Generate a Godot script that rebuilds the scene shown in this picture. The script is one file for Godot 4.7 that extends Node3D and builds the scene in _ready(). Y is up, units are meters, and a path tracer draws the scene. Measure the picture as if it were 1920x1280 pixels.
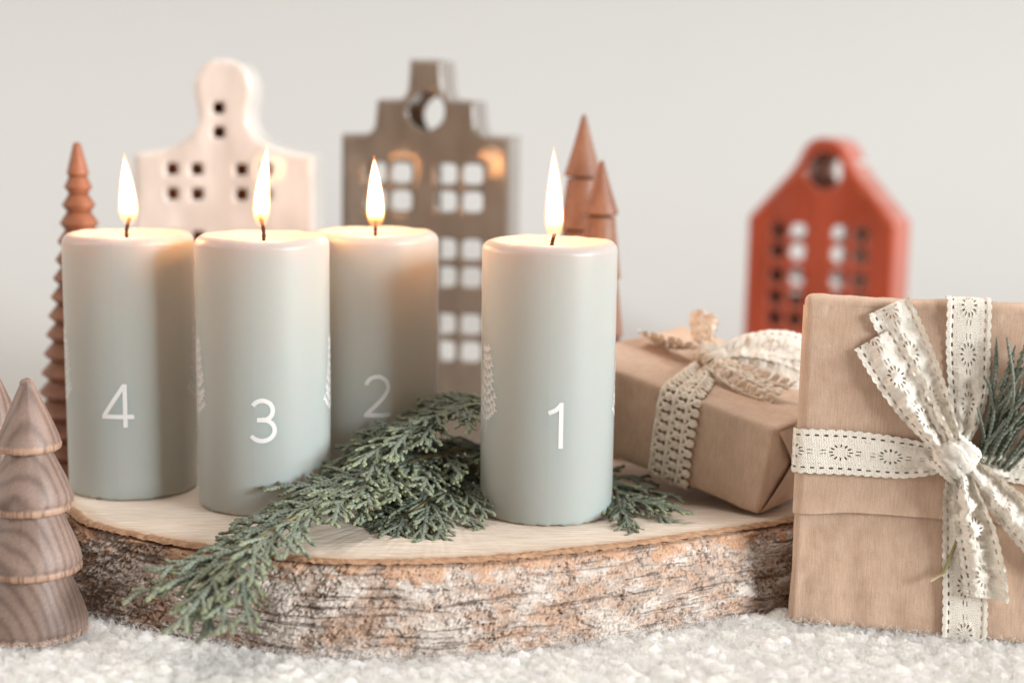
extends Node3D
# Advent candles on a birch slice, with ceramic houses, turned wooden trees and two wrapped gifts.

var rng := RandomNumberGenerator.new()
var jitter := FastNoiseLite.new()
var used := {}


# ---------------------------------------------------------------- mesh collecting
class Sheet:
	var v := PackedVector3Array()
	var n := PackedVector3Array()
	var c := PackedColorArray()
	var t := PackedVector2Array()
	var k := PackedInt32Array()
	var tint := Color(1, 1, 1)

	func put(p: Vector3, uv := Vector2.ZERO) -> int:
		v.append(p)
		c.append(tint)
		t.append(uv)
		return v.size() - 1

	func putc(p: Vector3, col: Color, uv := Vector2.ZERO) -> int:
		v.append(p)
		c.append(col)
		t.append(uv)
		return v.size() - 1

	# a, b, d counter-clockwise seen from outside
	func tri(a: int, b: int, d: int) -> void:
		k.append(a)
		k.append(d)
		k.append(b)

	func quad(a: int, b: int, d: int, e: int) -> void:
		tri(a, b, d)
		tri(a, d, e)

	func made() -> ArrayMesh:
		if n.size() != v.size():
			n.resize(v.size())
			n.fill(Vector3.ZERO)
			for i in range(0, k.size(), 3):
				var a := k[i]
				var b := k[i + 1]
				var d := k[i + 2]
				var f := (v[d] - v[a]).cross(v[b] - v[a])
				n[a] += f
				n[b] += f
				n[d] += f
			for i in n.size():
				n[i] = n[i].normalized() if n[i].length_squared() > 0.0 else Vector3.UP
		var arrays := []
		arrays.resize(Mesh.ARRAY_MAX)
		arrays[Mesh.ARRAY_VERTEX] = v
		arrays[Mesh.ARRAY_NORMAL] = n
		arrays[Mesh.ARRAY_COLOR] = c
		arrays[Mesh.ARRAY_TEX_UV] = t
		arrays[Mesh.ARRAY_INDEX] = k
		var m := ArrayMesh.new()
		m.add_surface_from_arrays(Mesh.PRIMITIVE_TRIANGLES, arrays)
		return m


func numbered(called: String) -> String:
	if not used.has(called):
		used[called] = 0
		return called
	used[called] += 1
	return "%s_%03d" % [called, used[called]]


func tag(o: Node, label: String, category: String, group := "") -> void:
	o.set_meta("label", label)
	o.set_meta("category", category)
	if group:
		o.set_meta("group", group)


func thing(called: String, label: String, category: String, at := Vector3.ZERO, group := "") -> Node3D:
	var o := Node3D.new()
	o.name = numbered(called)
	add_child(o)
	o.position = at
	tag(o, label, category, group)
	return o


func obj(called: String, m, mat: Material, parent: Node = self) -> MeshInstance3D:
	var o := MeshInstance3D.new()
	o.name = numbered(called) if parent == self else called
	o.mesh = m.made() if m is Sheet else m
	o.material_override = mat
	parent.add_child(o, true)
	return o


func lin(r: float, g: float, b: float) -> Color:
	return Color(r, g, b).linear_to_srgb()


func mat(col: Color, rough := 0.7, spec := 0.5) -> StandardMaterial3D:
	var m := StandardMaterial3D.new()
	m.albedo_color = col.linear_to_srgb()
	m.roughness = rough
	m.metallic_specular = spec
	return m


func noise(freq: float, s := 1, oct := 4) -> FastNoiseLite:
	var f := FastNoiseLite.new()
	f.noise_type = FastNoiseLite.TYPE_SIMPLEX_SMOOTH
	f.frequency = freq
	f.seed = s
	f.fractal_octaves = oct
	return f


func noise_tex(freq: float, s: int, side := 512, lo := Color.BLACK, hi := Color.WHITE, oct := 5) -> NoiseTexture2D:
	var t := NoiseTexture2D.new()
	t.width = side
	t.height = side
	t.seamless = true
	t.noise = noise(freq, s, oct)
	var g := Gradient.new()
	g.set_color(0, lo)
	g.set_color(1, hi)
	t.color_ramp = g
	return t


func smooth(a: float, b: float, x: float) -> float:
	return smoothstep(a, b, x)


# profile from the bottom up (or from the middle of the base outwards and up); uv.y runs 0 at its end to 1 at its start
func lathe(profile: PackedVector2Array, segs := 64, tone = null, shift = null) -> Sheet:
	var s := Sheet.new()
	var rows := profile.size()
	for j in rows:
		for i in segs + 1:
			var a := TAU * i / segs
			var p := Vector3(profile[j].x * sin(a), profile[j].y, profile[j].x * cos(a))
			if shift != null:
				p = shift.call(p, a, j)
			var col := Color.WHITE
			if tone != null:
				col = tone.call(p, a, j)
			s.putc(p, col, Vector2(float(i) / segs, 1.0 - float(j) / (rows - 1)))
	for j in rows - 1:
		for i in segs:
			var a := j * (segs + 1) + i
			s.quad(a, a + 1, a + segs + 2, a + segs + 1)
	# weld the seam's normals by summing them: done through a closed copy of the first column
	return s


func fine(profile: PackedVector2Array, step: float) -> PackedVector2Array:
	var out := PackedVector2Array()
	for i in profile.size() - 1:
		var d := profile[i].distance_to(profile[i + 1])
		var n := maxi(1, int(ceil(d / step)))
		for q in n:
			out.append(profile[i].lerp(profile[i + 1], float(q) / n))
	out.append(profile[-1])
	return out


func spline(pts: Array, per := 8) -> PackedVector3Array:
	var out := PackedVector3Array()
	var n := pts.size()
	for i in n - 1:
		var a: Vector3 = pts[maxi(i - 1, 0)]
		var b: Vector3 = pts[i]
		var c: Vector3 = pts[i + 1]
		var d: Vector3 = pts[mini(i + 2, n - 1)]
		for q in per:
			out.append(b.cubic_interpolate(c, a, d, float(q) / per))
	out.append(pts[n - 1])
	return out


# ---------------------------------------------------------------- materials
var wax: StandardMaterial3D
var wick_mat: StandardMaterial3D
var print_mat: StandardMaterial3D
var flame_mat: StandardMaterial3D
var glow_mat: StandardMaterial3D
var kraft: StandardMaterial3D
var lace: StandardMaterial3D
var crochet: StandardMaterial3D
var tinted: StandardMaterial3D
var leafy: StandardMaterial3D
var turned: StandardMaterial3D


func materials() -> void:
	wax = mat(Color(0.425, 0.465, 0.447), 0.38, 0.45)
	wax.subsurf_scatter_enabled = true
	wax.subsurf_scatter_strength = 0.5
	wax.backlight_enabled = true
	wax.backlight = Color(0.68, 0.655, 0.615)
	wick_mat = mat(Color(0.06, 0.03, 0.02), 0.95, 0.1)
	print_mat = mat(Color(0.73, 0.70, 0.67), 0.6, 0.3)

	var g := Gradient.new()
	g.offsets = PackedFloat32Array([0.0, 0.12, 0.62, 0.80, 0.93, 1.0])
	g.colors = PackedColorArray([Color(1, 0.80, 0.50, 0.55), Color(1, 0.93, 0.80, 1.0), Color(1, 0.93, 0.80, 1.0), Color(1, 0.80, 0.52, 0.75), Color(0.75, 0.40, 0.20, 0.16), Color(0.35, 0.35, 0.6, 0.05)])
	var gt := GradientTexture2D.new()
	gt.gradient = g
	gt.width = 8
	gt.height = 256
	gt.fill_from = Vector2(0, 0)
	gt.fill_to = Vector2(0, 1)
	flame_mat = StandardMaterial3D.new()
	flame_mat.albedo_color = Color(0.0, 0.0, 0.0, 1.0)
	flame_mat.albedo_texture = gt
	flame_mat.transparency = BaseMaterial3D.TRANSPARENCY_ALPHA
	flame_mat.roughness = 1.0
	flame_mat.metallic_specular = 0.0
	flame_mat.emission_enabled = true
	flame_mat.emission = Color.BLACK
	flame_mat.emission_texture = gt
	flame_mat.emission_energy_multiplier = 9.0
	glow_mat = StandardMaterial3D.new()
	glow_mat.albedo_color = Color(0.0, 0.0, 0.0, 0.10)
	glow_mat.transparency = BaseMaterial3D.TRANSPARENCY_ALPHA
	glow_mat.roughness = 1.0
	glow_mat.metallic_specular = 0.0
	glow_mat.emission_enabled = true
	glow_mat.emission = Color(1.0, 0.62, 0.30)
	glow_mat.emission_energy_multiplier = 4.0

	kraft = mat(Color(0.95, 0.95, 0.95), 0.62, 0.35)
	kraft.albedo_texture = kraft_picture()
	kraft.uv1_triplanar = true
	kraft.uv1_scale = Vector3(14, 14, 14)
	kraft.vertex_color_use_as_albedo = true
	kraft.heightmap_enabled = true
	kraft.heightmap_texture = noise_tex(0.03, 5, 512)
	kraft.heightmap_scale = 0.010

	lace = mat(Color(0.98, 0.92, 0.83), 0.9, 0.15)
	lace.albedo_texture = weave_picture(false)
	lace.heightmap_enabled = true
	lace.heightmap_texture = weave_picture(true)
	lace.heightmap_scale = 0.05
	lace.backlight_enabled = true
	lace.backlight = Color(0.2, 0.19, 0.17)
	lace.rim_enabled = true
	lace.rim = 0.3
	crochet = lace.duplicate()
	crochet.albedo_color = lin(0.98, 0.86, 0.73)

	tinted = mat(Color.WHITE, 0.85, 0.25)
	tinted.vertex_color_use_as_albedo = true
	leafy = mat(Color.WHITE, 0.55, 0.4)
	leafy.vertex_color_use_as_albedo = true
	turned = mat(Color.WHITE, 0.5, 0.4)
	turned.vertex_color_use_as_albedo = true


func kraft_picture() -> ImageTexture:
	var w := 1024
	var im := Image.create(w, w, false, Image.FORMAT_RGB8)
	var broad := noise(0.006, 21, 3).get_seamless_image(w, w)
	var fib := noise(0.05, 22, 4).get_seamless_image(w, w)
	var fine_ := noise(0.25, 23, 2).get_seamless_image(w, w)
	var streak := noise(0.02, 24, 3).get_seamless_image(w, w)
	for y in w:
		for x in w:
			var s := (broad.get_pixel(x, y).r - 0.5) * 0.10 + (fib.get_pixel(x, (y * 3) % w).r - 0.5) * 0.13 + (fine_.get_pixel(x, y).r - 0.5) * 0.14 + (streak.get_pixel((x * 5) % w, y / 4).r - 0.5) * 0.16
			im.set_pixel(x, y, Color(0.815 + s * 0.55, 0.695 + s * 0.6, 0.605 + s * 0.65))
	var r := RandomNumberGenerator.new()
	r.seed = 77
	for i in 150:
		var x := r.randi_range(4, w - 14)
		var y := r.randi_range(4, w - 5)
		var dark := r.randf() < 0.55
		var col := Color(0.30, 0.19, 0.12) if dark else Color(0.86, 0.76, 0.64)
		var a := r.randf() * TAU
		var len_ := r.randi_range(1, 3) if dark else r.randi_range(5, 12)
		for q in len_:
			var px := clampi(x + int(cos(a) * q), 0, w - 1)
			var py := clampi(y + int(sin(a) * q), 0, w - 1)
			im.set_pixel(px, py, im.get_pixel(px, py).lerp(col, 0.75))
	return ImageTexture.create_from_image(im)


# a knitted cotton: columns of small stitches
func weave_picture(height: bool) -> ImageTexture:
	var w := 256
	var im := Image.create(w, w, false, Image.FORMAT_RGB8)
	var no := noise(0.06, 31, 4).get_seamless_image(w, w)
	for y in w:
		for x in w:
			var a := absf(sin(PI * x / 16.0 + 0.6 * sin(TAU * y / 32.0)))
			var b := absf(sin(PI * y / 16.0 + (PI / 2 if (x / 16) % 2 else 0.0)))
			var h := 0.25 + 0.5 * sqrt(a) * (0.55 + 0.45 * b) + 0.35 * (no.get_pixel(x, y).r - 0.5)
			if height:
				im.set_pixel(x, y, Color(h, h, h))
			else:
				var q := 0.90 + 0.13 * clampf(h, 0, 0.8)
				im.set_pixel(x, y, Color(q, q * 0.995, q * 0.985))
	return ImageTexture.create_from_image(im)


# ---------------------------------------------------------------- stage
func _ready() -> void:
	rng.seed = 11
	jitter.noise_type = FastNoiseLite.TYPE_SIMPLEX_SMOOTH
	jitter.frequency = 1.0
	jitter.seed = 17
	var cam := Camera3D.new()
	cam.name = "camera"
	var lens := CameraAttributesPhysical.new()
	lens.frustum_focal_length = 55.8
	lens.frustum_focus_distance = 0.675
	lens.exposure_aperture = 4.4
	lens.frustum_near = 0.05
	lens.frustum_far = 30.0
	cam.attributes = lens
	add_child(cam)
	cam.position = Vector3(0, 0.23, 0.70)
	cam.basis = Basis.from_euler(Vector3(deg_to_rad(-9.0), 0, deg_to_rad(0.7)), EULER_ORDER_YXZ)
	cam.fov = 24.27
	cam.current = true

	var we := WorldEnvironment.new()
	we.name = "environment"
	var e := Environment.new()
	e.background_mode = Environment.BG_COLOR
	e.background_color = Color(1.0, 0.80, 0.64)
	e.background_energy_multiplier = 0.09
	e.tonemap_mode = Environment.TONE_MAPPER_LINEAR
	e.tonemap_exposure = 1.06
	e.sdfgi_enabled = true
	e.ssao_enabled = true
	e.ssil_enabled = true
	we.environment = e
	add_child(we)

	# the window on the right, and the pale room in front of the table
	area("window_light", Vector3(5.10, 1.50, 2.85), Vector3(0, 0.08, 0), Vector2(2.5, 2.0), Color(0.965, 0.99, 1.0), 63.0)
	area("left_window_light", Vector3(-2.5, 0.9, 0.3), Vector3(0, 0.1, -0.1), Vector2(1.2, 1.2), Color(1.0, 0.97, 0.94), 3.0)
	area("ceiling_light", Vector3(-0.2, 2.7, -0.25), Vector3(-0.05, 0.0, 0.0), Vector2(2.2, 1.6), Color(1.0, 0.985, 0.96), 4.6)

	materials()
	stage()
	board()
	rug()
	candles()
	houses()
	trees()
	sprigs()
	big_gift()
	small_gift()


func area(called: String, at: Vector3, to: Vector3, size: Vector2, col: Color, energy: float) -> void:
	var l := AreaLight3D.new()
	l.name = called
	l.area_size = size
	l.area_normalize_energy = true
	l.light_color = col
	l.light_energy = energy
	l.shadow_enabled = true
	add_child(l)
	l.look_at_from_position(at, to)


func stage() -> void:
	# a table top that runs up into the wall in one soft curve
	var s := Sheet.new()
	var line := PackedVector2Array([Vector2(0.9, 0), Vector2(0.2, 0), Vector2(-0.4, 0)])
	for i in 13:
		var a := PI / 2 * i / 12
		line.append(Vector2(-0.62 - 0.4 * sin(a), 0.4 - 0.4 * cos(a)))
	line.append(Vector2(-1.02, 1.0))
	line.append(Vector2(-1.02, 2.3))
	for j in line.size():
		for i in 17:
			s.put(Vector3(-3.0 + 6.0 * i / 16, line[j].y, line[j].x), Vector2(i * 0.4, j * 0.4))
	for j in line.size() - 1:
		for i in 16:
			var a := j * 17 + i
			s.quad(a, a + 1, a + 18, a + 17)
	var m := mat(Color(0.470, 0.456, 0.439), 0.9, 0.2)
	m.heightmap_enabled = true
	m.heightmap_texture = noise_tex(0.02, 3)
	m.heightmap_scale = 0.02
	var o := obj("backdrop", s, m)
	o.set_meta("kind", "structure")
	o.set_meta("label", "plain off-white wall curving down into the white table behind everything")


# ---------------------------------------------------------------- wood slice
func closed_spline(p: Array, u: float) -> Vector2:
	var n := p.size()
	var i := int(floor(u)) % n
	var f: float = u - floor(u)
	var a: Vector2 = p[(i + n - 1) % n]
	var b: Vector2 = p[i]
	var c: Vector2 = p[(i + 1) % n]
	var d: Vector2 = p[(i + 2) % n]
	return b.cubic_interpolate(c, a, d, f)


func board() -> void:
	var rim := [Vector2(-0.196, 0.012), Vector2(-0.187, 0.027), Vector2(-0.1732, 0.0394), Vector2(-0.1466, 0.0562), Vector2(-0.1268, 0.0656), Vector2(-0.0848, 0.0815), Vector2(-0.0546, 0.0845), Vector2(-0.0119, 0.0785), Vector2(0.0209, 0.067), Vector2(0.055, 0.0523), Vector2(0.079, 0.039), Vector2(0.1039, 0.0253), Vector2(0.1247, 0.0122), Vector2(0.148, -0.012), Vector2(0.158, -0.045), Vector2(0.135, -0.08), Vector2(0.06, -0.1), Vector2(-0.02, -0.105), Vector2(-0.1, -0.098), Vector2(-0.17, -0.078), Vector2(-0.212, -0.04), Vector2(-0.209, -0.008)]
	var top := 0.042
	var low := 0.002
	# points along the rim: dense where the bark faces the camera
	var us := PackedFloat32Array()
	var u := 0.0
	while u < rim.size():
		us.append(u)
		var p0 := closed_spline(rim, u)
		var p1 := closed_spline(rim, u + 0.02)
		var per := p0.distance_to(p1) / 0.02
		var step := 0.00042 if u < 14.0 else 0.0025
		u += step / per
	var n := us.size()
	var base := PackedVector2Array()
	for x in us:
		base.append(closed_spline(rim, x))
	var outw := PackedVector2Array()
	var along := PackedFloat32Array()
	var run := 0.0
	for i in n:
		var t := (base[(i + 1) % n] - base[(i + n - 1) % n]).normalized()
		outw.append(Vector2(-t.y, t.x))
		along.append(run)
		run += base[i].distance_to(base[(i + 1) % n])
	if outw[n / 4].dot(base[n / 4] - Vector2(-0.03, -0.02)) < 0:
		for i in n:
			outw[i] = -outw[i]

	var slice := thing("wood_slice", "oval birch log slice with rough bark edge carrying the four candles", "wood slice")
	var n1 := noise(1.0, 101, 4)
	var n2 := noise(1.0, 102, 4)
	var n3 := noise(1.0, 103, 3)
	var n4 := noise(1.0, 104, 4)
	var cell := noise(1.0, 105, 1)
	cell.noise_type = FastNoiseLite.TYPE_CELLULAR
	cell.cellular_return_type = FastNoiseLite.RETURN_CELL_VALUE
	var rift := noise(1.0, 105, 1)
	rift.noise_type = FastNoiseLite.TYPE_CELLULAR
	rift.cellular_return_type = FastNoiseLite.RETURN_DISTANCE2_SUB
	var rows := 108
	var s := Sheet.new()
	var tan_ := Color(0.50, 0.375, 0.300)
	var pale := Color(0.62, 0.55, 0.495)
	var grey := Color(0.30, 0.245, 0.215)
	var rust := Color(0.43, 0.235, 0.140)
	var dark := Color(0.075, 0.048, 0.034)
	for j in rows + 1:
		var f := float(j) / rows        # 0 at the bottom
		var y := low + (top - 0.0012 - low) * f
		for i in n + 1:
			var q := i % n
			var b := base[q]
			# seamless along the ring: sample round a big circle
			var a := along[q]
			var yy := y - 0.0022 * n1.get_noise_2d(a * 14.0, 7.0)
			var zone := n1.get_noise_2d(a * 17.0, yy * 26.0)
			var patch := n1.get_noise_2d(a * 38.0 + 9.0, yy * 75.0)
			var patch2 := n4.get_noise_2d(a * 95.0 + 40.0, yy * 190.0)
			var lines := n2.get_noise_2d(a * 15.0, yy * 400.0)
			var lines2 := n2.get_noise_2d(a * 55.0 + 90.0, yy * 620.0)
			var grain := n3.get_noise_2d(a * 900.0, yy * 700.0)
			var speck := n4.get_noise_2d(a * 420.0, yy * 380.0)
			var left := smooth(0.075, 0.0, a - 0.02)      # the mossy left end
			var right := smooth(0.26, 0.36, a)
			var wx := a * 120.0 + 1.4 * patch2 + 0.5 * grain
			var wy := yy * 300.0 + 1.6 * patch2 + 0.6 * n3.get_noise_2d(a * 300.0, yy * 400.0)
			var flake := cell.get_noise_2d(wx, wy)                 # one tone for each flake of bark
			var seam := rift.get_noise_2d(wx, wy)                  # -1 along the seams between flakes
			var fib := n4.get_noise_2d(a * 1500.0, yy * 350.0)
			var streak := n4.get_noise_2d(a * 160.0 + 11.0, yy * 900.0)
			var col := tan_.lerp(pale, 0.8 * smooth(-0.14, 0.36, patch + 0.9 * zone + 0.22 * flake + 0.2 * streak + 0.12 * right))
			col = col.lerp(rust, 0.45 * smooth(0.16, 0.42, -patch - 0.8 * zone + 0.20 * flake + 0.15 * streak - 0.2 * right))
			col = col.lerp(grey, 0.75 * smooth(0.02, 0.32, patch2 + 0.5 * streak + 0.3 * grain + 0.18 * right + 0.1 * left))
			col = col.lerp(pale * 1.15, 0.50 * smooth(0.16, 0.40, patch2 * 0.8 + grain * 0.25 + 0.3 * zone + 0.15 * flake - 0.1 * left))
			var crack := 0.85 * smooth(0.30, 0.40, -lines + 0.14 * patch2 + 0.12 * grain) + 0.40 * smooth(0.30, 0.42, lines2 + 0.2 * patch)
			crack += 0.30 * smooth(-0.93, -0.99, seam + 0.05 * grain) * smooth(-0.15, 0.25, patch2 + zone)
			crack = clampf(crack + 0.85 * smooth(0.26, 0.46, 0.8 * speck + 0.62 * left + 0.26 * right * (0.5 + zone) - 0.4 * patch + 0.15 * fib - 0.10), 0, 1)
			col = col.lerp(dark, 0.70 * crack)
			col = col.lerp(Color(0.50, 0.29, 0.18), 0.85 * smooth(0.86, 0.97, f + 0.22 * patch + 0.10 * patch2))
			col = col.lerp(Color(0.58, 0.33, 0.19), 0.75 * smooth(0.055, 0.02, f + 0.02 * patch))
			col = col * (1.0 + 0.30 * grain + 0.18 * fib)
			# relief
			var belly := 0.0100 * (1.0 - f) + 0.0025 * sin(PI * f)
			if b.y < -0.02 or b.x < -0.19:
				belly *= 0.6
			var h := 0.0009 * patch + 0.0006 * patch2 + 0.0005 * smooth(0.02, 0.10, patch) + 0.0005 * flake - 0.0007 * crack + 0.0003 * grain - 0.0003 * smooth(-0.8, -0.98, seam)
			h += 0.0016 * smooth(0.08, 0.02, f)
			h -= 0.0025 * smooth(0.965, 1.0, f)
			var o := b + outw[q] * (0.0006 + belly + h)
			s.putc(Vector3(o.x, y + 0.0008 * patch * (1.0 - f), o.y), Color(col.r, col.g, col.b))
	for j in rows:
		for i in n:
			var a := j * (n + 1) + i
			s.quad(a, a + 1, a + n + 2, a + n + 1)
	obj("bark", s, tinted, slice)

	# sawn top, with its brown inner-bark ring
	var t := Sheet.new()
	var fr := [0.0, 0.25, 0.5, 0.7, 0.82, 0.90, 0.93, 0.945, 0.955, 0.965, 0.975, 0.985, 0.995, 1.003, 1.008]
	var mid := Vector2(-0.03, -0.015)
	var every := 3
	var cols := n / every
	for j in fr.size():
		for i in cols + 1:
			var q := (i % cols) * every
			var d: float = fr[j]
			var p := mid.lerp(base[q], d)
			var nn := n1.get_noise_2d(p.x * 300.0, p.y * 300.0)
			var gr := n3.get_noise_2d(p.x * 1600.0, p.y * 1600.0)
			var edge := (1.0 - d) * base[q].distance_to(mid)      # metres in from the rim
			edge += 0.0016 * n1.get_noise_2d(along[q] * 90.0, 3.0) + 0.0006
			var ring := 0.5 + 0.5 * sin(d * 120.0 + 3.0 * nn)
			var wood := Color(0.90, 0.79, 0.69).lerp(Color(0.84, 0.71, 0.59), 0.22 * ring)
			wood = wood.lerp(Color(0.60, 0.40, 0.25), smooth(0.014, 0.005, edge) * 0.55)
			var col := wood.lerp(Color(0.50, 0.295, 0.18) * (0.95 + 0.5 * gr), smooth(0.0050, 0.0036, edge))
			var y := top + 0.0002 * nn
			y += smooth(0.0055, 0.004, edge) * (0.0004 + 0.0009 * gr) - smooth(0.002, -0.001, edge) * 0.0014
			t.putc(Vector3(p.x, y, p.y), col, p)
	for j in fr.size() - 1:
		for i in cols:
			var a := j * (cols + 1) + i
			t.quad(a, a + cols + 1, a + cols + 2, a + 1)
	if t.v.size() and (t.v[t.k[1]] - t.v[t.k[0]]).cross(t.v[t.k[2]] - t.v[t.k[0]]).y > 0:
		for i in range(0, t.k.size(), 3):
			var z := t.k[i + 1]
			t.k[i + 1] = t.k[i + 2]
			t.k[i + 2] = z
	var wood_m := mat(Color.WHITE, 0.6, 0.35)
	wood_m.vertex_color_use_as_albedo = true
	wood_m.albedo_texture = noise_tex(0.012, 9, 1024, Color(0.84, 0.81, 0.78), Color(1.0, 1.0, 1.0), 5)
	wood_m.uv1_scale = Vector3(3.0, 42.0, 1)
	wood_m.heightmap_enabled = true
	wood_m.heightmap_texture = noise_tex(0.02, 10, 512)
	wood_m.heightmap_scale = 0.03
	obj("sawn_top", t, wood_m, slice)


# ---------------------------------------------------------------- rug
func rug() -> void:
	var r := thing("knitted_rug", "cream chunky knitted wool rug under the wood slice and gifts", "rug", Vector3.ZERO)
	var base := Sheet.new()
	var nz := noise(1.0, 61, 3)
	for j in 41:
		for i in 101:
			var x := -0.42 + 0.84 * i / 100.0
			var z := 0.0 + 0.32 * j / 40.0
			base.put(Vector3(x, 0.0008 + 0.0005 * nz.get_noise_2d(x * 80.0, z * 80.0), z))
	for j in 40:
		for i in 100:
			var a := j * 101 + i
			base.quad(a, a + 101, a + 102, a + 1)
	obj("backing", base, mat(Color(0.74, 0.68, 0.61), 1.0, 0.1), r)

	# one loop of yarn: a lumpy bean
	var bean := Sheet.new()
	var bn := noise(1.0, 62, 3)
	for j in 11:
		for i in 17:
			var a := TAU * i / 16
			var b := PI * j / 10 - PI / 2
			var d := Vector3(cos(b) * sin(a), sin(b), cos(b) * cos(a))
			var k := 1.0 + 0.22 * bn.get_noise_3dv(d * 1.6) + 0.16 * bn.get_noise_3dv(d * 4.0)
			bean.put(Vector3(d.x * 0.0060, d.y * 0.0042, d.z * 0.0050) * k)
	for j in 10:
		for i in 16:
			var a := j * 17 + i
			bean.quad(a, a + 1, a + 18, a + 17)
	var wool := mat(Color(0.87, 0.855, 0.83), 1.0, 0.05)
	wool.rim_enabled = true
	wool.rim = 0.5
	wool.vertex_color_use_as_albedo = true
	wool.heightmap_enabled = true
	wool.uv1_triplanar = true
	wool.uv1_scale = Vector3(120, 120, 120)
	wool.heightmap_texture = noise_tex(0.03, 63, 256)
	wool.heightmap_scale = 0.03
	var places := []
	var z := 0.004
	var row := 0
	while z < 0.31:
		var x := -0.415 + (0.003 if row % 2 else 0.0)
		while x < 0.415:
			places.append(Vector3(x + rng.randf_range(-0.0011, 0.0011), 0.0012 + rng.randf_range(-0.001, 0.0009), z + rng.randf_range(-0.0011, 0.0011)))
			x += 0.0080
		z += 0.0064
		row += 1
	var mm := MultiMesh.new()
	mm.transform_format = MultiMesh.TRANSFORM_3D
	mm.use_colors = true
	mm.mesh = bean.made()
	mm.instance_count = places.size()
	for i in places.size():
		var b := Basis.from_euler(Vector3(rng.randf_range(-0.4, 0.4), rng.randf_range(-0.7, 0.7), rng.randf_range(-0.5, 0.5)))
		var sc := rng.randf_range(0.85, 1.15)
		mm.set_instance_transform(i, Transform3D(b.scaled(Vector3.ONE * sc), places[i]))
		var w := rng.randf_range(0.92, 1.04)
		mm.set_instance_color(i, Color(w, w * rng.randf_range(0.97, 1.0), w * rng.randf_range(0.94, 1.0)))
	many("stitches", mm, wool, r)

	# loose fibres and a few glittering threads
	for kind in 2:
		var hair := Sheet.new()
		var pts := spline([Vector3.ZERO, Vector3(0.0006, 0.0016, 0.0002), Vector3(-0.0003, 0.0031, 0.0008), Vector3(0.0014, 0.0044, -0.0004)], 2)
		var thick := 0.00004 if kind == 0 else 0.00007
		for j in pts.size():
			for i in 3:
				var a := TAU * i / 3
				hair.put(pts[j] + Vector3(cos(a), 0, sin(a)) * thick)
		for j in pts.size() - 1:
			for i in 3:
				var i2 := (i + 1) % 3
				hair.quad(j * 3 + i, j * 3 + i2, j * 3 + 3 + i2, j * 3 + 3 + i)
		var hm := MultiMesh.new()
		hm.transform_format = MultiMesh.TRANSFORM_3D
		hm.mesh = hair.made()
		hm.instance_count = 250000 if kind == 0 else 90
		for i in hm.instance_count:
			var zz := 0.045 + 0.13 * pow(rng.randf(), 1.4) if i % 6 else rng.randf_range(0.005, 0.31)
			var p := Vector3(rng.randf_range(-0.40, 0.40), rng.randf_range(0.0018, 0.0052), zz)
			var b := Basis.from_euler(Vector3(rng.randf_range(-1.5, 1.5), rng.randf() * TAU, rng.randf_range(-1.5, 1.5)))
			hm.set_instance_transform(i, Transform3D(b.scaled(Vector3.ONE * rng.randf_range(0.6, 1.5 if kind == 0 else 0.9)), p))
		var fm := mat(Color(0.88, 0.86, 0.83), 0.8, 0.3) if kind == 0 else mat(Color(0.95, 0.93, 0.9), 0.12, 0.9)
		if kind == 1:
			fm.metallic = 1.0
		many("loose_fibres" if kind == 0 else "glitter_threads", hm, fm, r)


func many(called: String, mm: MultiMesh, m: Material, parent: Node) -> void:
	var o := MultiMeshInstance3D.new()
	o.name = called
	o.multimesh = mm
	o.material_override = m
	o.set_meta("kind", "stuff")
	parent.add_child(o, true)


# ---------------------------------------------------------------- candles
const R := 0.03


func on_side(x: float, y: float, off: float) -> Vector3:
	var a := x / R
	return Vector3((R + off) * sin(a), y, (R + off) * cos(a))


# a printed stroke that follows the round of the candle; x and y in metres along and up its side
func stroke(s: Sheet, line: PackedVector2Array, width: float, off: float, taper := false) -> void:
	var p := fine(line, 0.0006)
	var first := s.v.size()
	for i in p.size():
		var d := (p[mini(i + 1, p.size() - 1)] - p[maxi(i - 1, 0)]).normalized()
		var side := Vector2(-d.y, d.x)
		var w := width
		if taper:
			var f := float(i) / (p.size() - 1)
			w *= 0.35 + 0.65 * sin(PI * clampf(f * 0.9 + 0.12, 0, 1))
		for k in 3:
			var q := p[i] + side * w * 0.5 * (1 - k)
			s.put(on_side(q.x, q.y, off))
	for i in p.size() - 1:
		for k in 2:
			var a := first + i * 3 + k
			s.quad(a, a + 1, a + 4, a + 3)


func arc(c: Vector2, rx: float, ry: float, a0: float, a1: float, n := 24) -> PackedVector2Array:
	var out := PackedVector2Array()
	for i in n + 1:
		var a := deg_to_rad(lerpf(a0, a1, float(i) / n))
		out.append(c + Vector2(cos(a) * rx, sin(a) * ry))
	return out


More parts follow.
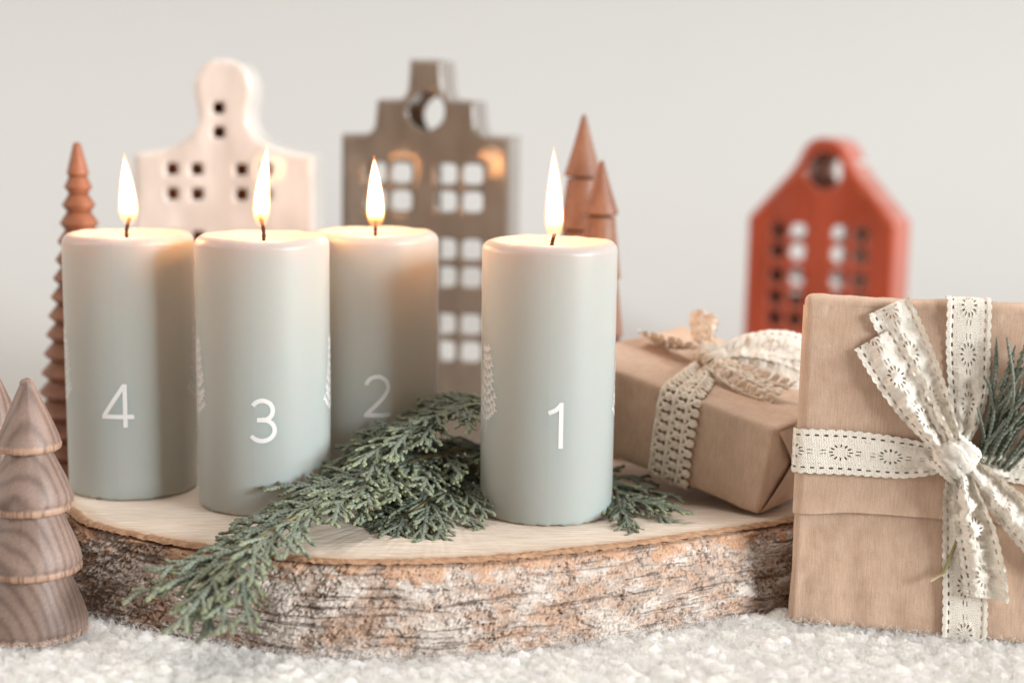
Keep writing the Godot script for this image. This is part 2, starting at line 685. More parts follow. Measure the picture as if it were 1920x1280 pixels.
func digit(which: int, x0: float, y0: float) -> Sheet:
	var s := Sheet.new()
	var k := 0.001
	var lines := []
	match which:
		1:
			lines = [PackedVector2Array([Vector2(1.3, 0), Vector2(1.3, 20.2)]), PackedVector2Array([Vector2(1.0, 19.0), Vector2(-1.0, 17.0), Vector2(-4.2, 15.6)])]
		2:
			var l := arc(Vector2(0, 14.3), 5.1, 4.9, 168, -28)
			l.append_array(PackedVector2Array([Vector2(2.6, 9.0), Vector2(-5.2, 1.2)]))
			lines = [l, PackedVector2Array([Vector2(-6.2, 1.1), Vector2(6.4, 1.1)])]
		3:
			var l := arc(Vector2(0.2, 14.7), 4.6, 4.4, 152, -88)
			lines = [l, arc(Vector2(0, 5.9), 5.5, 4.8, 90, -150), PackedVector2Array([Vector2(-2.2, 10.5), Vector2(0.6, 10.5)])]
		4:
			lines = [PackedVector2Array([Vector2(2.4, 0), Vector2(2.4, 20)]), PackedVector2Array([Vector2(2.0, 19.4), Vector2(-7.4, 5.4)]), PackedVector2Array([Vector2(-8.3, 5.0), Vector2(6.3, 5.0)])]
	for i in lines.size():
		var p := PackedVector2Array()
		for q in lines[i]:
			p.append(Vector2(x0 + q.x * k, y0 + q.y * k))
		stroke(s, p, 0.0020, 0.00012 + 0.00003 * i)
	return s


func frond_print(x0: float, y0: float, high: float, seed_: int) -> Sheet:
	var s := Sheet.new()
	var r := RandomNumberGenerator.new()
	r.seed = seed_
	var stem := PackedVector2Array()
	for i in 12:
		var f := i / 11.0
		stem.append(Vector2(x0 + 0.0012 * sin(f * 3.0), y0 - 0.004 + (high + 0.004) * f))
	stroke(s, stem, 0.0007, 0.00011)
	var z := 0.00013
	for i in 9:
		var f := (i + 0.5) / 9.0
		for side in [-1, 1]:
			var len_ := lerpf(0.0095, 0.0026, f) * r.randf_range(0.85, 1.15)
			var a := Vector2(x0 + 0.0012 * sin(f * 3.0), y0 + high * f)
			var dir := Vector2(side * 0.85, 0.62).rotated(r.randf_range(-0.12, 0.12)).normalized()
			var b := a + dir * len_
			stroke(s, PackedVector2Array([a, a.lerp(b, 0.5) + Vector2(0, -0.0003), b]), 0.0009, z)
			z += 0.0000004
			var leaves := int(maxf(2, len_ / 0.0022))
			for q in leaves:
				var h := (q + 0.6) / leaves
				var c := a.lerp(b, h)
				for w in [-1, 1]:
					stroke(s, PackedVector2Array([c, c + dir.rotated(w * 0.75) * 0.0021]), 0.0011, z + 0.00001, true)
					z += 0.0000002
	return s


func candles() -> void:
	var sets := [
		[1, Vector3(0.0163, 0.042, -0.0008), 0.1225, "frosted sage green pillar candle printed with the number 1, beside the small gift"],
		[2, Vector3(-0.0655, 0.042, -0.0500), 0.1215, "frosted sage green pillar candle printed with the number 2, standing behind the cedar sprigs"],
		[3, Vector3(-0.1128, 0.042, -0.0107), 0.1225, "frosted sage green pillar candle printed with the number 3, before candles 2 and 4"],
		[4, Vector3(-0.1790, 0.042, -0.0352), 0.1205, "frosted sage green pillar candle printed with the number 4, leftmost and half in shadow"],
	]
	# what differs between the four: number place, flame lean and size, wick height
	var num := {1: Vector2(0.0040, 0.0350), 2: Vector2(0.0035, 0.0375), 3: Vector2(0.0036, 0.0335), 4: Vector2(0.0015, 0.0345)}
	var wick := {1: [Vector3(0.0018, 0.0030, 0.001), 0.0], 2: [Vector3(0.0004, 0.0048, 0.001), 0.0], 3: [Vector3(-0.0006, 0.0090, 0.001), -1.0], 4: [Vector3(0.0010, 0.0070, 0.001), 1.0]}
	var flame := {1: [Vector3(0.0018, 0.0012, 0), Vector3(0.0010, 0.0395, 0), 0.0041], 2: [Vector3(0.0003, 0.0020, 0), Vector3(-0.0004, 0.0335, 0), 0.0042], 3: [Vector3(-0.0004, 0.0040, 0), Vector3(0.0029, 0.0395, 0), 0.0038], 4: [Vector3(0.0006, 0.0040, 0), Vector3(-0.0008, 0.0350, 0), 0.0043]}
	for d in sets:
		var k: int = d[0]
		var high: float = d[2]
		var t := thing("pillar_candle", d[3], "candle", d[1], "four numbered candles on the wood slice")
		var prof := PackedVector2Array([Vector2(0.0001, 0.0004), Vector2(0.020, 0.0004), Vector2(0.0290, 0.0004), Vector2(0.0297, 0.0010), Vector2(0.02995, 0.0022), Vector2(0.03, 0.004)])
		for i in 22:
			prof.append(Vector2(0.03, 0.008 + (high - 0.016) * i / 21.0))
		for i in 9:
			var a := PI / 2 * i / 8
			prof.append(Vector2(0.0258 + 0.0042 * cos(a), high - 0.0042 + 0.0042 * sin(a)))
		for p in [Vector2(0.0238, -0.0002), Vector2(0.0220, -0.0010), Vector2(0.0195, -0.0022), Vector2(0.016, -0.0033), Vector2(0.011, -0.0039), Vector2(0.006, -0.0041), Vector2(0.0001, -0.0041)]:
			prof.append(Vector2(p.x, high + p.y))
		var nz := noise(1.0, 200 + k, 3)
		var form := func(p: Vector3, a: float, _j: int) -> Vector3:
			var w := 1.0 + 0.0012 * nz.get_noise_3d(sin(a) * 0.9, p.y * 22.0, cos(a) * 0.9)
			var q := Vector3(p.x * w, p.y, p.z * w)
			if p.y < 0.0035 and p.y > 0.0002:
				q *= Vector3(1.0 + 0.012 * nz.get_noise_2d(a * 9.0, 3.0), 1, 1.0 + 0.012 * nz.get_noise_2d(a * 9.0, 3.0))
				q.y += 0.0008 * nz.get_noise_2d(cos(a) * 9.0, sin(a) * 9.0)
			if p.y > high - 0.006:
				q.y += 0.0007 * nz.get_noise_2d(sin(a) * 1.1, cos(a) * 1.1)
			return q
		obj("wax_body", lathe(prof, 96, null, form), wax, t)
		obj("number", digit(k, num[k].x, num[k].y), print_mat, t)
		obj("printed_frond", frond_print(-0.0345, 0.0420, 0.0345, 300 + k), print_mat, t)
		obj("printed_frond", frond_print(0.0455, 0.0420, 0.0345, 310 + k), print_mat, t)
		# wick
		var tip: Vector3 = wick[k][0]
		var bend: float = wick[k][1]
		var foot := Vector3(tip.x * 0.3 - bend * 0.0009, -0.0042, 0)
		var path := spline([foot, foot.lerp(tip, 0.45) + Vector3(-bend * 0.0006, 0.0006, 0), tip + Vector3(0, -0.0006, 0), tip], 5)
		var wk := Sheet.new()
		tube(wk, path, func(f: float) -> float: return 0.00085 * (1.0 + 0.15 * sin(f * 40.0)) * (1.0 if f < 0.95 else 0.6), 9, func(f: float, _a: float) -> Color: return Color(1, 1, 1))
		var o := obj("wick", wk, wick_mat, t)
		o.position.y = high
		# flame
		var b: Vector3 = flame[k][0]
		var e: Vector3 = flame[k][1]
		var w: float = flame[k][2]
		for shell in 2:
			var fl := Sheet.new()
			var n := 40
			for j in n + 1:
				var f := float(j) / n
				var rad := w * (1.0 - pow(f, 2.1)) * sqrt(maxf(0.0, 1.0 - pow(1.0 - minf(1.0, f / 0.27), 2.0)))
				if shell == 1:
					rad = rad * 1.16 + 0.0001
				var c := b.lerp(e, f)
				c.x += (e.x - b.x) * (f * f - f) * 0.8
				if shell == 1:
					c.y = b.y - 0.0006 + (e.y - b.y + 0.0026) * f
				for i in 25:
					var a := TAU * i / 24
					fl.put(c + Vector3(sin(a), 0, cos(a)) * maxf(rad, 0.00003), Vector2(i / 24.0, 1.0 - f))
			for j in n:
				for i in 24:
					var a := j * 25 + i
					fl.quad(a, a + 1, a + 26, a + 25)
			var fo := obj("flame" if shell == 0 else "flame_fringe", fl, flame_mat if shell == 0 else glow_mat, t)
			fo.position.y = high
		var l := OmniLight3D.new()
		l.name = "flame_light"
		l.light_color = Color(1.0, 0.65, 0.38)
		l.light_energy = 0.0050
		l.light_size = 0.003
		l.omni_range = 6.0
		l.omni_attenuation = 2.0
		l.shadow_enabled = true
		t.add_child(l, true)
		l.position = Vector3(0, high, 0) + b.lerp(e, 0.42)


# radius(f) and tone(f, angle) along the path
func tube(s: Sheet, path: PackedVector3Array, radius: Callable, sides: int, tone: Callable) -> void:
	var n := path.size()
	var first := s.v.size()
	var side := Vector3.ZERO
	for i in n:
		var d := (path[mini(i + 1, n - 1)] - path[maxi(i - 1, 0)]).normalized()
		if i == 0:
			side = d.cross(Vector3(0.31, 0.2, 0.93)).normalized()
		else:
			side = (side - d * side.dot(d)).normalized()
		var up := d.cross(side)
		var f := float(i) / (n - 1)
		var r: float = radius.call(f)
		for k in sides:
			var a := TAU * k / sides
			s.putc(path[i] + (side * cos(a) + up * sin(a)) * r, tone.call(f, a))
	for i in n - 1:
		for k in sides:
			var k2 := (k + 1) % sides
			s.quad(first + i * sides + k, first + i * sides + k2, first + (i + 1) * sides + k2, first + (i + 1) * sides + k)
	for e in 2:
		var m := s.putc(path[0] if e == 0 else path[n - 1], tone.call(float(e), 0.0))
		for k in sides:
			var k2 := (k + 1) % sides
			var o := first + (0 if e == 0 else (n - 1) * sides)
			if e == 0:
				s.tri(m, o + k2, o + k)
			else:
				s.tri(m, o + k, o + k2)


# ---------------------------------------------------------------- ceramic houses
func poly_dist(p: Vector2, o: PackedVector2Array) -> float:
	var best := 1e9
	var inside := false
	var n := o.size()
	var j := n - 1
	for i in n:
		var a := o[i]
		var b := o[j]
		var ab := b - a
		var h := clampf((p - a).dot(ab) / ab.length_squared(), 0, 1)
		best = minf(best, p.distance_squared_to(a + ab * h))
		if (a.y > p.y) != (b.y > p.y) and p.x < (b.x - a.x) * (p.y - a.y) / (b.y - a.y) + a.x:
			inside = not inside
		j = i
	return -sqrt(best) if inside else sqrt(best)


func smax(a: float, b: float, k: float) -> float:
	var h := maxf(k - absf(a - b), 0.0) / k
	return maxf(a, b) + h * h * k * 0.25


# holes: [x, y, half width, half height, corner radius]; all in millimetres
func hole_dist(p: Vector2, holes: Array) -> float:
	var best := 1e3
	for h in holes:
		var q := Vector2(absf(p.x - h[0]) - h[2] + h[4], absf(p.y - h[1]) - h[3] + h[4])
		best = minf(best, Vector2(maxf(q.x, 0), maxf(q.y, 0)).length() + minf(maxf(q.x, q.y), 0) - h[4])
	return best


func house_shell(outline: PackedVector2Array, deep: float, wall: float, edge: float, front: Array, back: Array, h: float, bevel: float, skin: Color, lining: Color) -> Sheet:
	var lo := Vector2(1e9, 1e9)
	var hi := -lo
	for p in outline:
		lo = lo.min(p)
		hi = hi.max(p)
	lo -= Vector2(3, 3)
	hi += Vector2(3, 3)
	var nx := int((hi.x - lo.x) / h) + 1
	var ny := int((hi.y - lo.y) / h) + 1
	var nz := int((deep + 6) / h) + 1
	var z0 := -h * (nz - 1) / 2.0
	var d := PackedFloat32Array()
	var flat := PackedFloat32Array()
	d.resize(nx * ny * nz)
	for j in ny:
		for i in nx:
			var p := lo + Vector2(i, j) * h
			var d2 := poly_dist(p, outline)
			flat.append(d2)
			var df := 1e3
			var db := 1e3
			if d2 < 4:
				df = hole_dist(p, front)
				db = hole_dist(p, back)
			for q in nz:
				var z := z0 + q * h
				var az := absf(z) - deep / 2
				var ox := d2 + edge
				var oy := az + edge
				var out_ := Vector2(maxf(ox, 0), maxf(oy, 0)).length() + minf(maxf(ox, oy), 0) - edge
				var cav := maxf(d2 + wall, az + wall)
				var v := smax(out_, -cav, 1.0)
				v = smax(v, -(df if z > 0 else db), bevel)
				d[(q * ny + j) * nx + i] = v
	# surface nets
	var s := Sheet.new()
	var at := PackedInt32Array()
	at.resize(nx * ny * nz)
	at.fill(-1)
	var corners := PackedInt32Array([0, 1, nx, nx + 1, nx * ny, nx * ny + 1, nx * ny + nx, nx * ny + nx + 1])
	var pos := [Vector3(0, 0, 0), Vector3(1, 0, 0), Vector3(0, 1, 0), Vector3(1, 1, 0), Vector3(0, 0, 1), Vector3(1, 0, 1), Vector3(0, 1, 1), Vector3(1, 1, 1)]
	var edges := [[0, 1], [2, 3], [4, 5], [6, 7], [0, 2], [1, 3], [4, 6], [5, 7], [0, 4], [1, 5], [2, 6], [3, 7]]
	for q in nz - 1:
		for j in ny - 1:
			for i in nx - 1:
				var o := (q * ny + j) * nx + i
				var c0 := d[o] < 0
				if (d[o + 1] < 0) == c0 and (d[o + nx] < 0) == c0 and (d[o + nx + 1] < 0) == c0 and (d[o + corners[4]] < 0) == c0 and (d[o + corners[5]] < 0) == c0 and (d[o + corners[6]] < 0) == c0 and (d[o + corners[7]] < 0) == c0:
					continue
				var sum := Vector3.ZERO
				var cnt := 0
				for e in edges:
					var a := d[o + corners[e[0]]]
					var b := d[o + corners[e[1]]]
					if (a < 0) != (b < 0):
						var pa: Vector3 = pos[e[0]]
						sum += pa.lerp(pos[e[1]], a / (a - b))
						cnt += 1
				var p := (Vector3(i, j, q) + sum / cnt) * h + Vector3(lo.x, lo.y, z0)
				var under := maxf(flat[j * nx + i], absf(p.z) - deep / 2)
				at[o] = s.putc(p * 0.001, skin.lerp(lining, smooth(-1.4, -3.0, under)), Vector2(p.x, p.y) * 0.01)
	for q in range(1, nz - 1):
		for j in range(1, ny - 1):
			for i in range(1, nx - 1):
				var o := (q * ny + j) * nx + i
				var c0 := d[o] < 0
				if c0 != (d[o + 1] < 0):
					face(s, c0, at[o], at[o - nx], at[o - nx - nx * ny], at[o - nx * ny])
				if c0 != (d[o + nx] < 0):
					face(s, c0, at[o], at[o - nx * ny], at[o - nx * ny - 1], at[o - 1])
				if c0 != (d[o + nx * ny] < 0):
					face(s, c0, at[o], at[o - 1], at[o - 1 - nx], at[o - nx])
	return s


func face(s: Sheet, keep: bool, a: int, b: int, c: int, e: int) -> void:
	if a < 0 or b < 0 or c < 0 or e < 0:
		return
	if keep:
		s.quad(a, b, c, e)
	else:
		s.quad(a, e, c, b)


func glaze(s: int, rough: float) -> StandardMaterial3D:
	var m := StandardMaterial3D.new()
	m.albedo_color = Color.WHITE
	m.albedo_texture = noise_tex(0.006, s, 512, Color(0.86, 0.85, 0.84), Color(1, 1, 1), 4)
	m.vertex_color_use_as_albedo = true
	m.uv1_scale = Vector3(0.9, 0.35, 1)
	m.roughness = rough + 0.2
	m.metallic_specular = 0.3
	m.clearcoat_enabled = true
	m.clearcoat = 0.9
	m.clearcoat_roughness = 0.05
	m.heightmap_enabled = true
	m.heightmap_texture = noise_tex(0.008, s + 1, 256)
	m.heightmap_scale = 0.12
	return m


func mirror_outline(right: Array) -> PackedVector2Array:
	var out := PackedVector2Array()
	for p in right:
		out.append(p)
	for i in range(right.size() - 1, -1, -1):
		if right[i].x > 0.01:
			out.append(Vector2(-right[i].x, right[i].y))
	return out


func pairs(cols: Array, rows: Array, hw: float, hh: float, r: float) -> Array:
	var out := []
	for y in rows:
		for x in cols:
			out.append([x, y, hw, hh, r])
	return out


func houses() -> void:
	# cream house with the round-topped gable
	var o1 := mirror_outline([Vector2(0, 246), Vector2(6, 245.4), Vector2(11, 243), Vector2(15, 238.3), Vector2(17.2, 231), Vector2(16.8, 223), Vector2(15, 215), Vector2(15, 209), Vector2(17.5, 203), Vector2(22, 198.5), Vector2(30, 194.3), Vector2(41, 191.4), Vector2(54, 189.8), Vector2(54.3, 0)])
	var f1 := [[-3, 217, 3.4, 3.4, 0.3], [-3, 202.6, 3.4, 3.4, 0.3]]
	f1.append_array(pairs([-31, -16.4, 10.3, 25], [180.6, 165.6, 140, 125, 100, 85], 3.4, 3.4, 0.3))
	var b1 := [[-13, 171, 5, 16, 1]]
	var h1 := thing("ceramic_house", "cream glazed ceramic house with rounded gable behind candles 3 and 4", "ornament", Vector3(-0.1738, 0, -0.272), "ceramic canal houses")
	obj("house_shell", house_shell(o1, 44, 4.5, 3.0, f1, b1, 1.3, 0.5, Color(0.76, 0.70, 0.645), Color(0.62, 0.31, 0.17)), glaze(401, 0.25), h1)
	h1.rotation.x = deg_to_rad(-1.0)
	# taupe house with the stepped gable
	var o2 := mirror_outline([Vector2(10.3, 248), Vector2(11.5, 229), Vector2(14.5, 223.5), Vector2(31.3, 223), Vector2(33, 206), Vector2(36, 201.6), Vector2(54.5, 201.2), Vector2(55.2, 0)])
	var f2 := [[0.6, 216, 11.6, 11.6, 11.6]]
	f2.append_array(pairs([-31.5, -14.8, 14.2, 31], [177, 159.6, 129.6, 112.1, 82, 64.4], 6.1, 6.1, 2.8))
	f2.append([-20, 22, 12, 22, 6])
	var b2 := [[3.2, 213.4, 12.8, 12.8, 12.8]]
	b2.append_array([[-22, 118, 20, 66, 4], [22, 118, 20, 66, 4]])
	var h2 := thing("ceramic_house", "taupe glazed ceramic house with stepped gable and square windows behind candle 2", "ornament", Vector3(-0.0535, 0, -0.324), "ceramic canal houses")
	h2.rotation = Vector3(deg_to_rad(-1.2), deg_to_rad(-9), 0)
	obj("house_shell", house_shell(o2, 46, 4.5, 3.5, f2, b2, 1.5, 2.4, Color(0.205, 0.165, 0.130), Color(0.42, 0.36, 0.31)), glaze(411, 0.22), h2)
	# terracotta house
	var o3 := mirror_outline([Vector2(0, 196), Vector2(7, 195.2), Vector2(13, 192), Vector2(17.5, 186.5), Vector2(21.5, 177), Vector2(27.5, 168), Vector2(60.5, 131.5), Vector2(61, 0)])
	var f3 := [[1, 169.7, 14.2, 14.2, 14.2], [-27, 12, 15, 14, 8]]
	f3.append_array(pairs([-34.6, -17.7, 16, 33], [121, 105, 85, 67.5, 50.5], 6.0, 6.0, 3.8))
	var b3 := [[9, 170, 13, 13, 12]]
	b3.append_array(pairs([-33, -1, 35, 50], [121, 105, 92, 74], 6.5, 6.5, 3))
	var h3 := thing("ceramic_house", "terracotta red glazed ceramic house with pointed gable behind the large gift", "ornament", Vector3(0.2520, 0, -0.570), "ceramic canal houses")
	h3.rotation = Vector3(deg_to_rad(-1.0), deg_to_rad(-29), 0)
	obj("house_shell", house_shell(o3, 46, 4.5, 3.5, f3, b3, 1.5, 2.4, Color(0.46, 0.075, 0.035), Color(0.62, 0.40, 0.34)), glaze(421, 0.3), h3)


# ---------------------------------------------------------------- turned wooden trees
func grain_tone(seed_: int, light: Color, deep: Color, pitch: float, lean: Vector3) -> Callable:
	var nz := noise(1.0, seed_, 4)
	return func(p: Vector3, _a: float, _j: int) -> Color:
		var c := p + lean * p.y
		var d := Vector2(c.x - 0.024, c.z + 0.016).length() + 0.0008 * nz.get_noise_3d(p.x * 55.0, p.y * 22.0, p.z * 55.0)
		var f := d / pitch + 0.4 * nz.get_noise_3d(p.x * 30.0, p.y * 12.0, p.z * 30.0)
		var ring := pow(0.5 + 0.5 * sin(f * TAU), 2.2)
		var fib := nz.get_noise_3d(p.x * 2200.0, p.y * 220.0, p.z * 2200.0)
		var blot := nz.get_noise_3d(p.x * 70.0, p.y * 45.0, p.z * 70.0)
		var col := light.lerp(deep, clampf(0.50 * ring + 0.30 * blot + 0.10, 0, 1))
		return col * (1.0 + 0.28 * fib)


func small_tree(at: Vector3, label: String, turn: float, seed_: int) -> void:
	# four tiers, each a hollow-sided bell over a narrower neck: a part of its own
	var t := thing("wooden_tree", label, "wooden tree", at, "small carved walnut trees on the rug")
	t.rotation.y = turn
	var tiers := [[0.0, 0.0212, 0.0136, 0.0282], [0.0270, 0.0196, 0.0108, 0.0275], [0.0530, 0.0170, 0.0078, 0.0265], [0.0780, 0.0128, 0.0028, 0.0268]]
	var base := grain_tone(seed_, Color(0.285, 0.198, 0.160), Color(0.105, 0.064, 0.052), 0.0030, Vector3(0.34, 0, 0.12))
	var nz := noise(1.0, seed_ + 3, 3)
	for i in tiers.size():
		var d: Array = tiers[i]
		var y0: float = d[0]
		var r0: float = d[1]
		var r1: float = d[2]
		var high: float = d[3]
		var prof := PackedVector2Array([Vector2(0.0005, y0 + 0.0012), Vector2(r0 * 0.6, y0 + 0.0012), Vector2(r0 - 0.0030, y0 + 0.0006), Vector2(r0 - 0.0009, y0), Vector2(r0, y0 + 0.0008), Vector2(r0 + 0.0002, y0 + 0.0020), Vector2(r0 - 0.0002, y0 + 0.0032)])
		var n := 16
		for q in range(1, n + 1):
			var f := float(q) / n
			var r := lerpf(r0 - 0.0002, r1, f) + 0.0013 * sin(PI * pow(f, 0.55))
			if i == 3:
				r = lerpf(r0 - 0.0002, r1, f) + 0.0004 * sin(PI * pow(f, 0.6))
			prof.append(Vector2(r, y0 + 0.0032 + (high - 0.0032) * f))
		if i == 3:
			for q in 5:
				var a := PI / 2 * (q + 1) / 5
				prof.append(Vector2(maxf(0.0002, 0.0030 * cos(a)), y0 + high + 0.0026 * sin(a)))
		else:
			prof.append(Vector2(0.0005, y0 + high))
		var tone := func(p: Vector3, a: float, j: int) -> Color:
			var c: Color = base.call(p, a, j)
			var lip := smooth(y0 + 0.0036, y0 + 0.0024, p.y + 0.0006 * nz.get_noise_2d(a * 20.0, 1.0))
			var notch := smooth(-0.1, 0.45, nz.get_noise_2d(a * 9.5, i * 7.0)) 
			return c.lerp(Color(0.42, 0.265, 0.185).lerp(Color(0.21, 0.115, 0.078), notch), lip)
		var form := func(p: Vector3, a: float, _j: int) -> Vector3:
			var w := 1.0
			if p.y < y0 + 0.0030:
				w += 0.012 * nz.get_noise_2d(a * 14.0, i * 5.0)
			return Vector3(p.x * w, p.y + 0.0003 * nz.get_noise_2d(a * 3.0, i), p.z * w)
		obj("tier", lathe(fine(prof, 0.0007), 150, tone, form), turned, t)


func trees() -> void:
	small_tree(Vector3(-0.1965, 0.005, 0.0680), "small walnut tree of four turned tiers in front of the bark edge", 0.0, 501)
	small_tree(Vector3(-0.2250, 0.005, 0.0300), "small walnut tree cut off by the left edge behind its twin", 2.2, 507)

	# tall ridged cone
	var t := thing("wooden_tree", "tall ridged red-brown wooden cone tree behind candle 4", "wooden tree", Vector3(-0.2247, 0, -0.120))
	var tone := grain_tone(521, Color(0.25, 0.112, 0.064), Color(0.155, 0.064, 0.037), 0.008, Vector3(0.1, 0, 0.1))
	var base := PackedVector2Array([Vector2(0.0005, 0.0), Vector2(0.0205, 0.0), Vector2(0.0225, 0.002), Vector2(0.0225, 0.012), Vector2(0.0195, 0.015)])
	var y := 0.0155
	obj("foot", lathe(fine(base, 0.001), 72, tone), turned, t)
	var k := 0
	while y < 0.176:
		var f := (y - 0.0155) / (0.1765 - 0.0155)
		var p := lerpf(0.0106, 0.0092, f)
		var r := minf(0.0262, 0.0068 + 0.1486 * (0.1765 - y))
		var rn := r - lerpf(0.0050, 0.0021, f)
		var rt := maxf(0.0066, minf(0.0262, 0.0068 + 0.1486 * (0.1765 - y - p))) - lerpf(0.0050, 0.0021, minf(1.0, f + p / 0.161))
		var pr := PackedVector2Array([Vector2(0.0005, y), Vector2(rn * 0.9, y), Vector2(rn, y + 0.0003), Vector2(r - 0.0006, y + p * 0.30), Vector2(r, y + p * 0.36), Vector2(r - 0.0003, y + p * 0.43), Vector2(rt, y + p - 0.0001), Vector2(0.0005, y + p - 0.00005)])
		obj("ridge", lathe(fine(pr, 0.0012), 72, tone), turned, t)
		y += p
		k += 1
	var tip := PackedVector2Array([Vector2(0.0005, y), Vector2(0.0050, y + 0.0001), Vector2(0.0056, y + 0.0012), Vector2(0.0022, 0.1990), Vector2(0.0016, 0.2005), Vector2(0.0003, 0.2008)])
	obj("tip", lathe(fine(tip, 0.0012), 48, tone), turned, t)

	# two slim tiered trees behind candle 1
	for d in [[Vector3(0.0372, 0, -0.160), 0.2175, "taller slim tiered brown tree, tip highest behind candle 1", 531], [Vector3(0.0457, 0, -0.130), 0.1945, "shorter slim tiered brown tree at the right behind candle 1", 541]]:
		var tt := thing("wooden_tree", d[2], "wooden tree", d[0], "slim tiered trees behind candle 1")
		var tn := grain_tone(d[3], Color(0.275, 0.142, 0.090), Color(0.165, 0.078, 0.050), 0.006, Vector3(0.15, 0, 0.1))
		var top: float = d[1]
		var marks := [top - 0.0335, top - 0.0620, top - 0.0920, top - 0.1230, 0.030, 0.0]
		var rad := [0.0100, 0.0123, 0.0142, 0.0155, 0.0170, 0.0185]
		if d[3] == 541:
			rad = [0.0092, 0.0112, 0.0130, 0.0146, 0.0160, 0.0175]
			marks[0] = top - 0.0285
		var upper := top
		for i in marks.size():
			var y0: float = marks[i]
			var r0: float = rad[i]
			var r1: float = 0.0012 if i == 0 else rad[i - 1] - 0.0016
			var pr := PackedVector2Array([Vector2(0.0004, y0 + 0.0001), Vector2(r0 - 0.0025, y0 + 0.0001), Vector2(r0 - 0.0006, y0 + 0.0003), Vector2(r0, y0 + 0.0012), Vector2(r0 - 0.0004, y0 + 0.0028), Vector2(lerpf(r0, r1, 0.52), lerpf(y0, upper, 0.5)), Vector2(r1, upper - 0.0008), Vector2(0.0003, upper)])
			obj("tier", lathe(fine(pr, 0.0015), 64, tn), turned, tt)
			upper = y0


# ---------------------------------------------------------------- cypress foliage
# one scaly shoot: rings that swell and pinch where the scale leaves overlap, four leaves round
func shoot(s: Sheet, a: Vector3, b: Vector3, sag: Vector3, r: float, tip_light: float, shade: float) -> void:
	var len_ := a.distance_to(b)
	var rings := maxi(5, int(len_ / 0.00058))
	var first := s.v.size()
	var d := (b - a).normalized()
	var side := d.cross(Vector3(0.2, 0.95, 0.24)).normalized()
	var up := side.cross(d)
	var sides := 6
	var dull := Color(0.048, 0.060, 0.044)
	var blue := Color(0.225, 0.250, 0.195)
	var lime := Color(0.28, 0.305, 0.165)
	for i in rings + 1:
		var f := float(i) / rings
		var c := a.lerp(b, f) + sag * 4.0 * f * (1.0 - f)
		var ph := fmod(f * len_ / 0.00175, 1.0)
		var swell := 0.72 + 0.42 * (1.0 - ph) if ph > 0.22 else 0.72 + 0.42 * ph / 0.22
		var rr := r * swell * (1.0 if f < 0.82 else sqrt(maxf(0.02, (1.0 - f) / 0.18)))
		var node := int(f * len_ / 0.00175) % 2
		for k in sides:
			var an := TAU * k / sides
			var lobed := 1.0 + 0.22 * cos(2.0 * an + (PI if node else 0.0))
			var col := dull.lerp(blue, clampf(0.25 + 0.75 * (1.0 - ph), 0, 1)).lerp(lime, clampf(tip_light * smooth(0.45, 1.0, f) + 0.10 * tip_light, 0, 1)) * shade
			s.putc(c + (side * cos(an) * 1.15 + up * sin(an) * 0.85) * rr * lobed, Color(col.r, col.g, col.b))
	for i in rings:
		for k in sides:
			var k2 := (k + 1) % sides
			s.quad(first + i * sides + k2, first + i * sides + k, first + (i + 1) * sides + k, first + (i + 1) * sides + k2)
	for k in range(1, sides - 1):
		s.tri(first + rings * sides, first + rings * sides + k + 1, first + rings * sides + k)


# a flat spray: side shoots alternate along a curved midrib, each with shorter ones of its own
func spray(root_: Vector3, dir: Vector3, face_: Vector3, len_: float, r: RandomNumberGenerator, droop := 0.12) -> Sheet:
	var s := Sheet.new()
	var d := dir.normalized()
	var side := d.cross(face_).normalized()
	var up := side.cross(d).normalized()
	var n := int(len_ / 0.0043)
	var bend := r.randf_range(-0.22, 0.22)
	var at := func(f: float) -> Vector3:
		return root_ + d * len_ * f + side * len_ * bend * f * f - Vector3(0, 1, 0) * len_ * droop * f * f
	var shade := r.randf_range(0.75, 1.2)
	var light := r.randf_range(0.25, 0.9)
	for i in 5:
		shoot(s, at.call(i / 5.0), at.call((i + 1.02) / 5.0), Vector3.ZERO, 0.00110 if i < 4 else 0.00100, light if i == 4 else 0.05, shade)
	for i in n:
		var f := (i + 0.4 + r.randf_range(-0.2, 0.2)) / n
		var sg := 1.0 if i % 2 else -1.0
		var p: Vector3 = at.call(f)
		var ahead: Vector3 = (at.call(minf(1.0, f + 0.05)) - p).normalized()
		var out := (ahead * r.randf_range(0.72, 0.95) + side * sg * r.randf_range(0.5, 0.8) + up * r.randf_range(-0.16, 0.20)).normalized()
		var l := len_ * lerpf(0.44, 0.15, f) * r.randf_range(0.75, 1.2)
		if f < 0.12:
			l *= 0.6
		var e := p + out * l - Vector3(0, l * 0.10, 0)
		shoot(s, p, e, up * l * 0.05, 0.00090, light, shade * r.randf_range(0.85, 1.15))
		var m := int(l / 0.0036)
		for q in m:
			var h := (q + 0.5) / m
			if h > 0.86:
				continue
			var g := 1.0 if q % 2 else -1.0
			var p2 := p.lerp(e, h)
			var out2 := (out * 0.85 + side * g * 0.5 + d * 0.15 + up * r.randf_range(-0.2, 0.25)).normalized()
			var l2 := l * lerpf(0.50, 0.28, h) * r.randf_range(0.7, 1.2)
			shoot(s, p2, p2 + out2 * l2, Vector3.ZERO, 0.00080, light, shade * r.randf_range(0.85, 1.15))
	return s


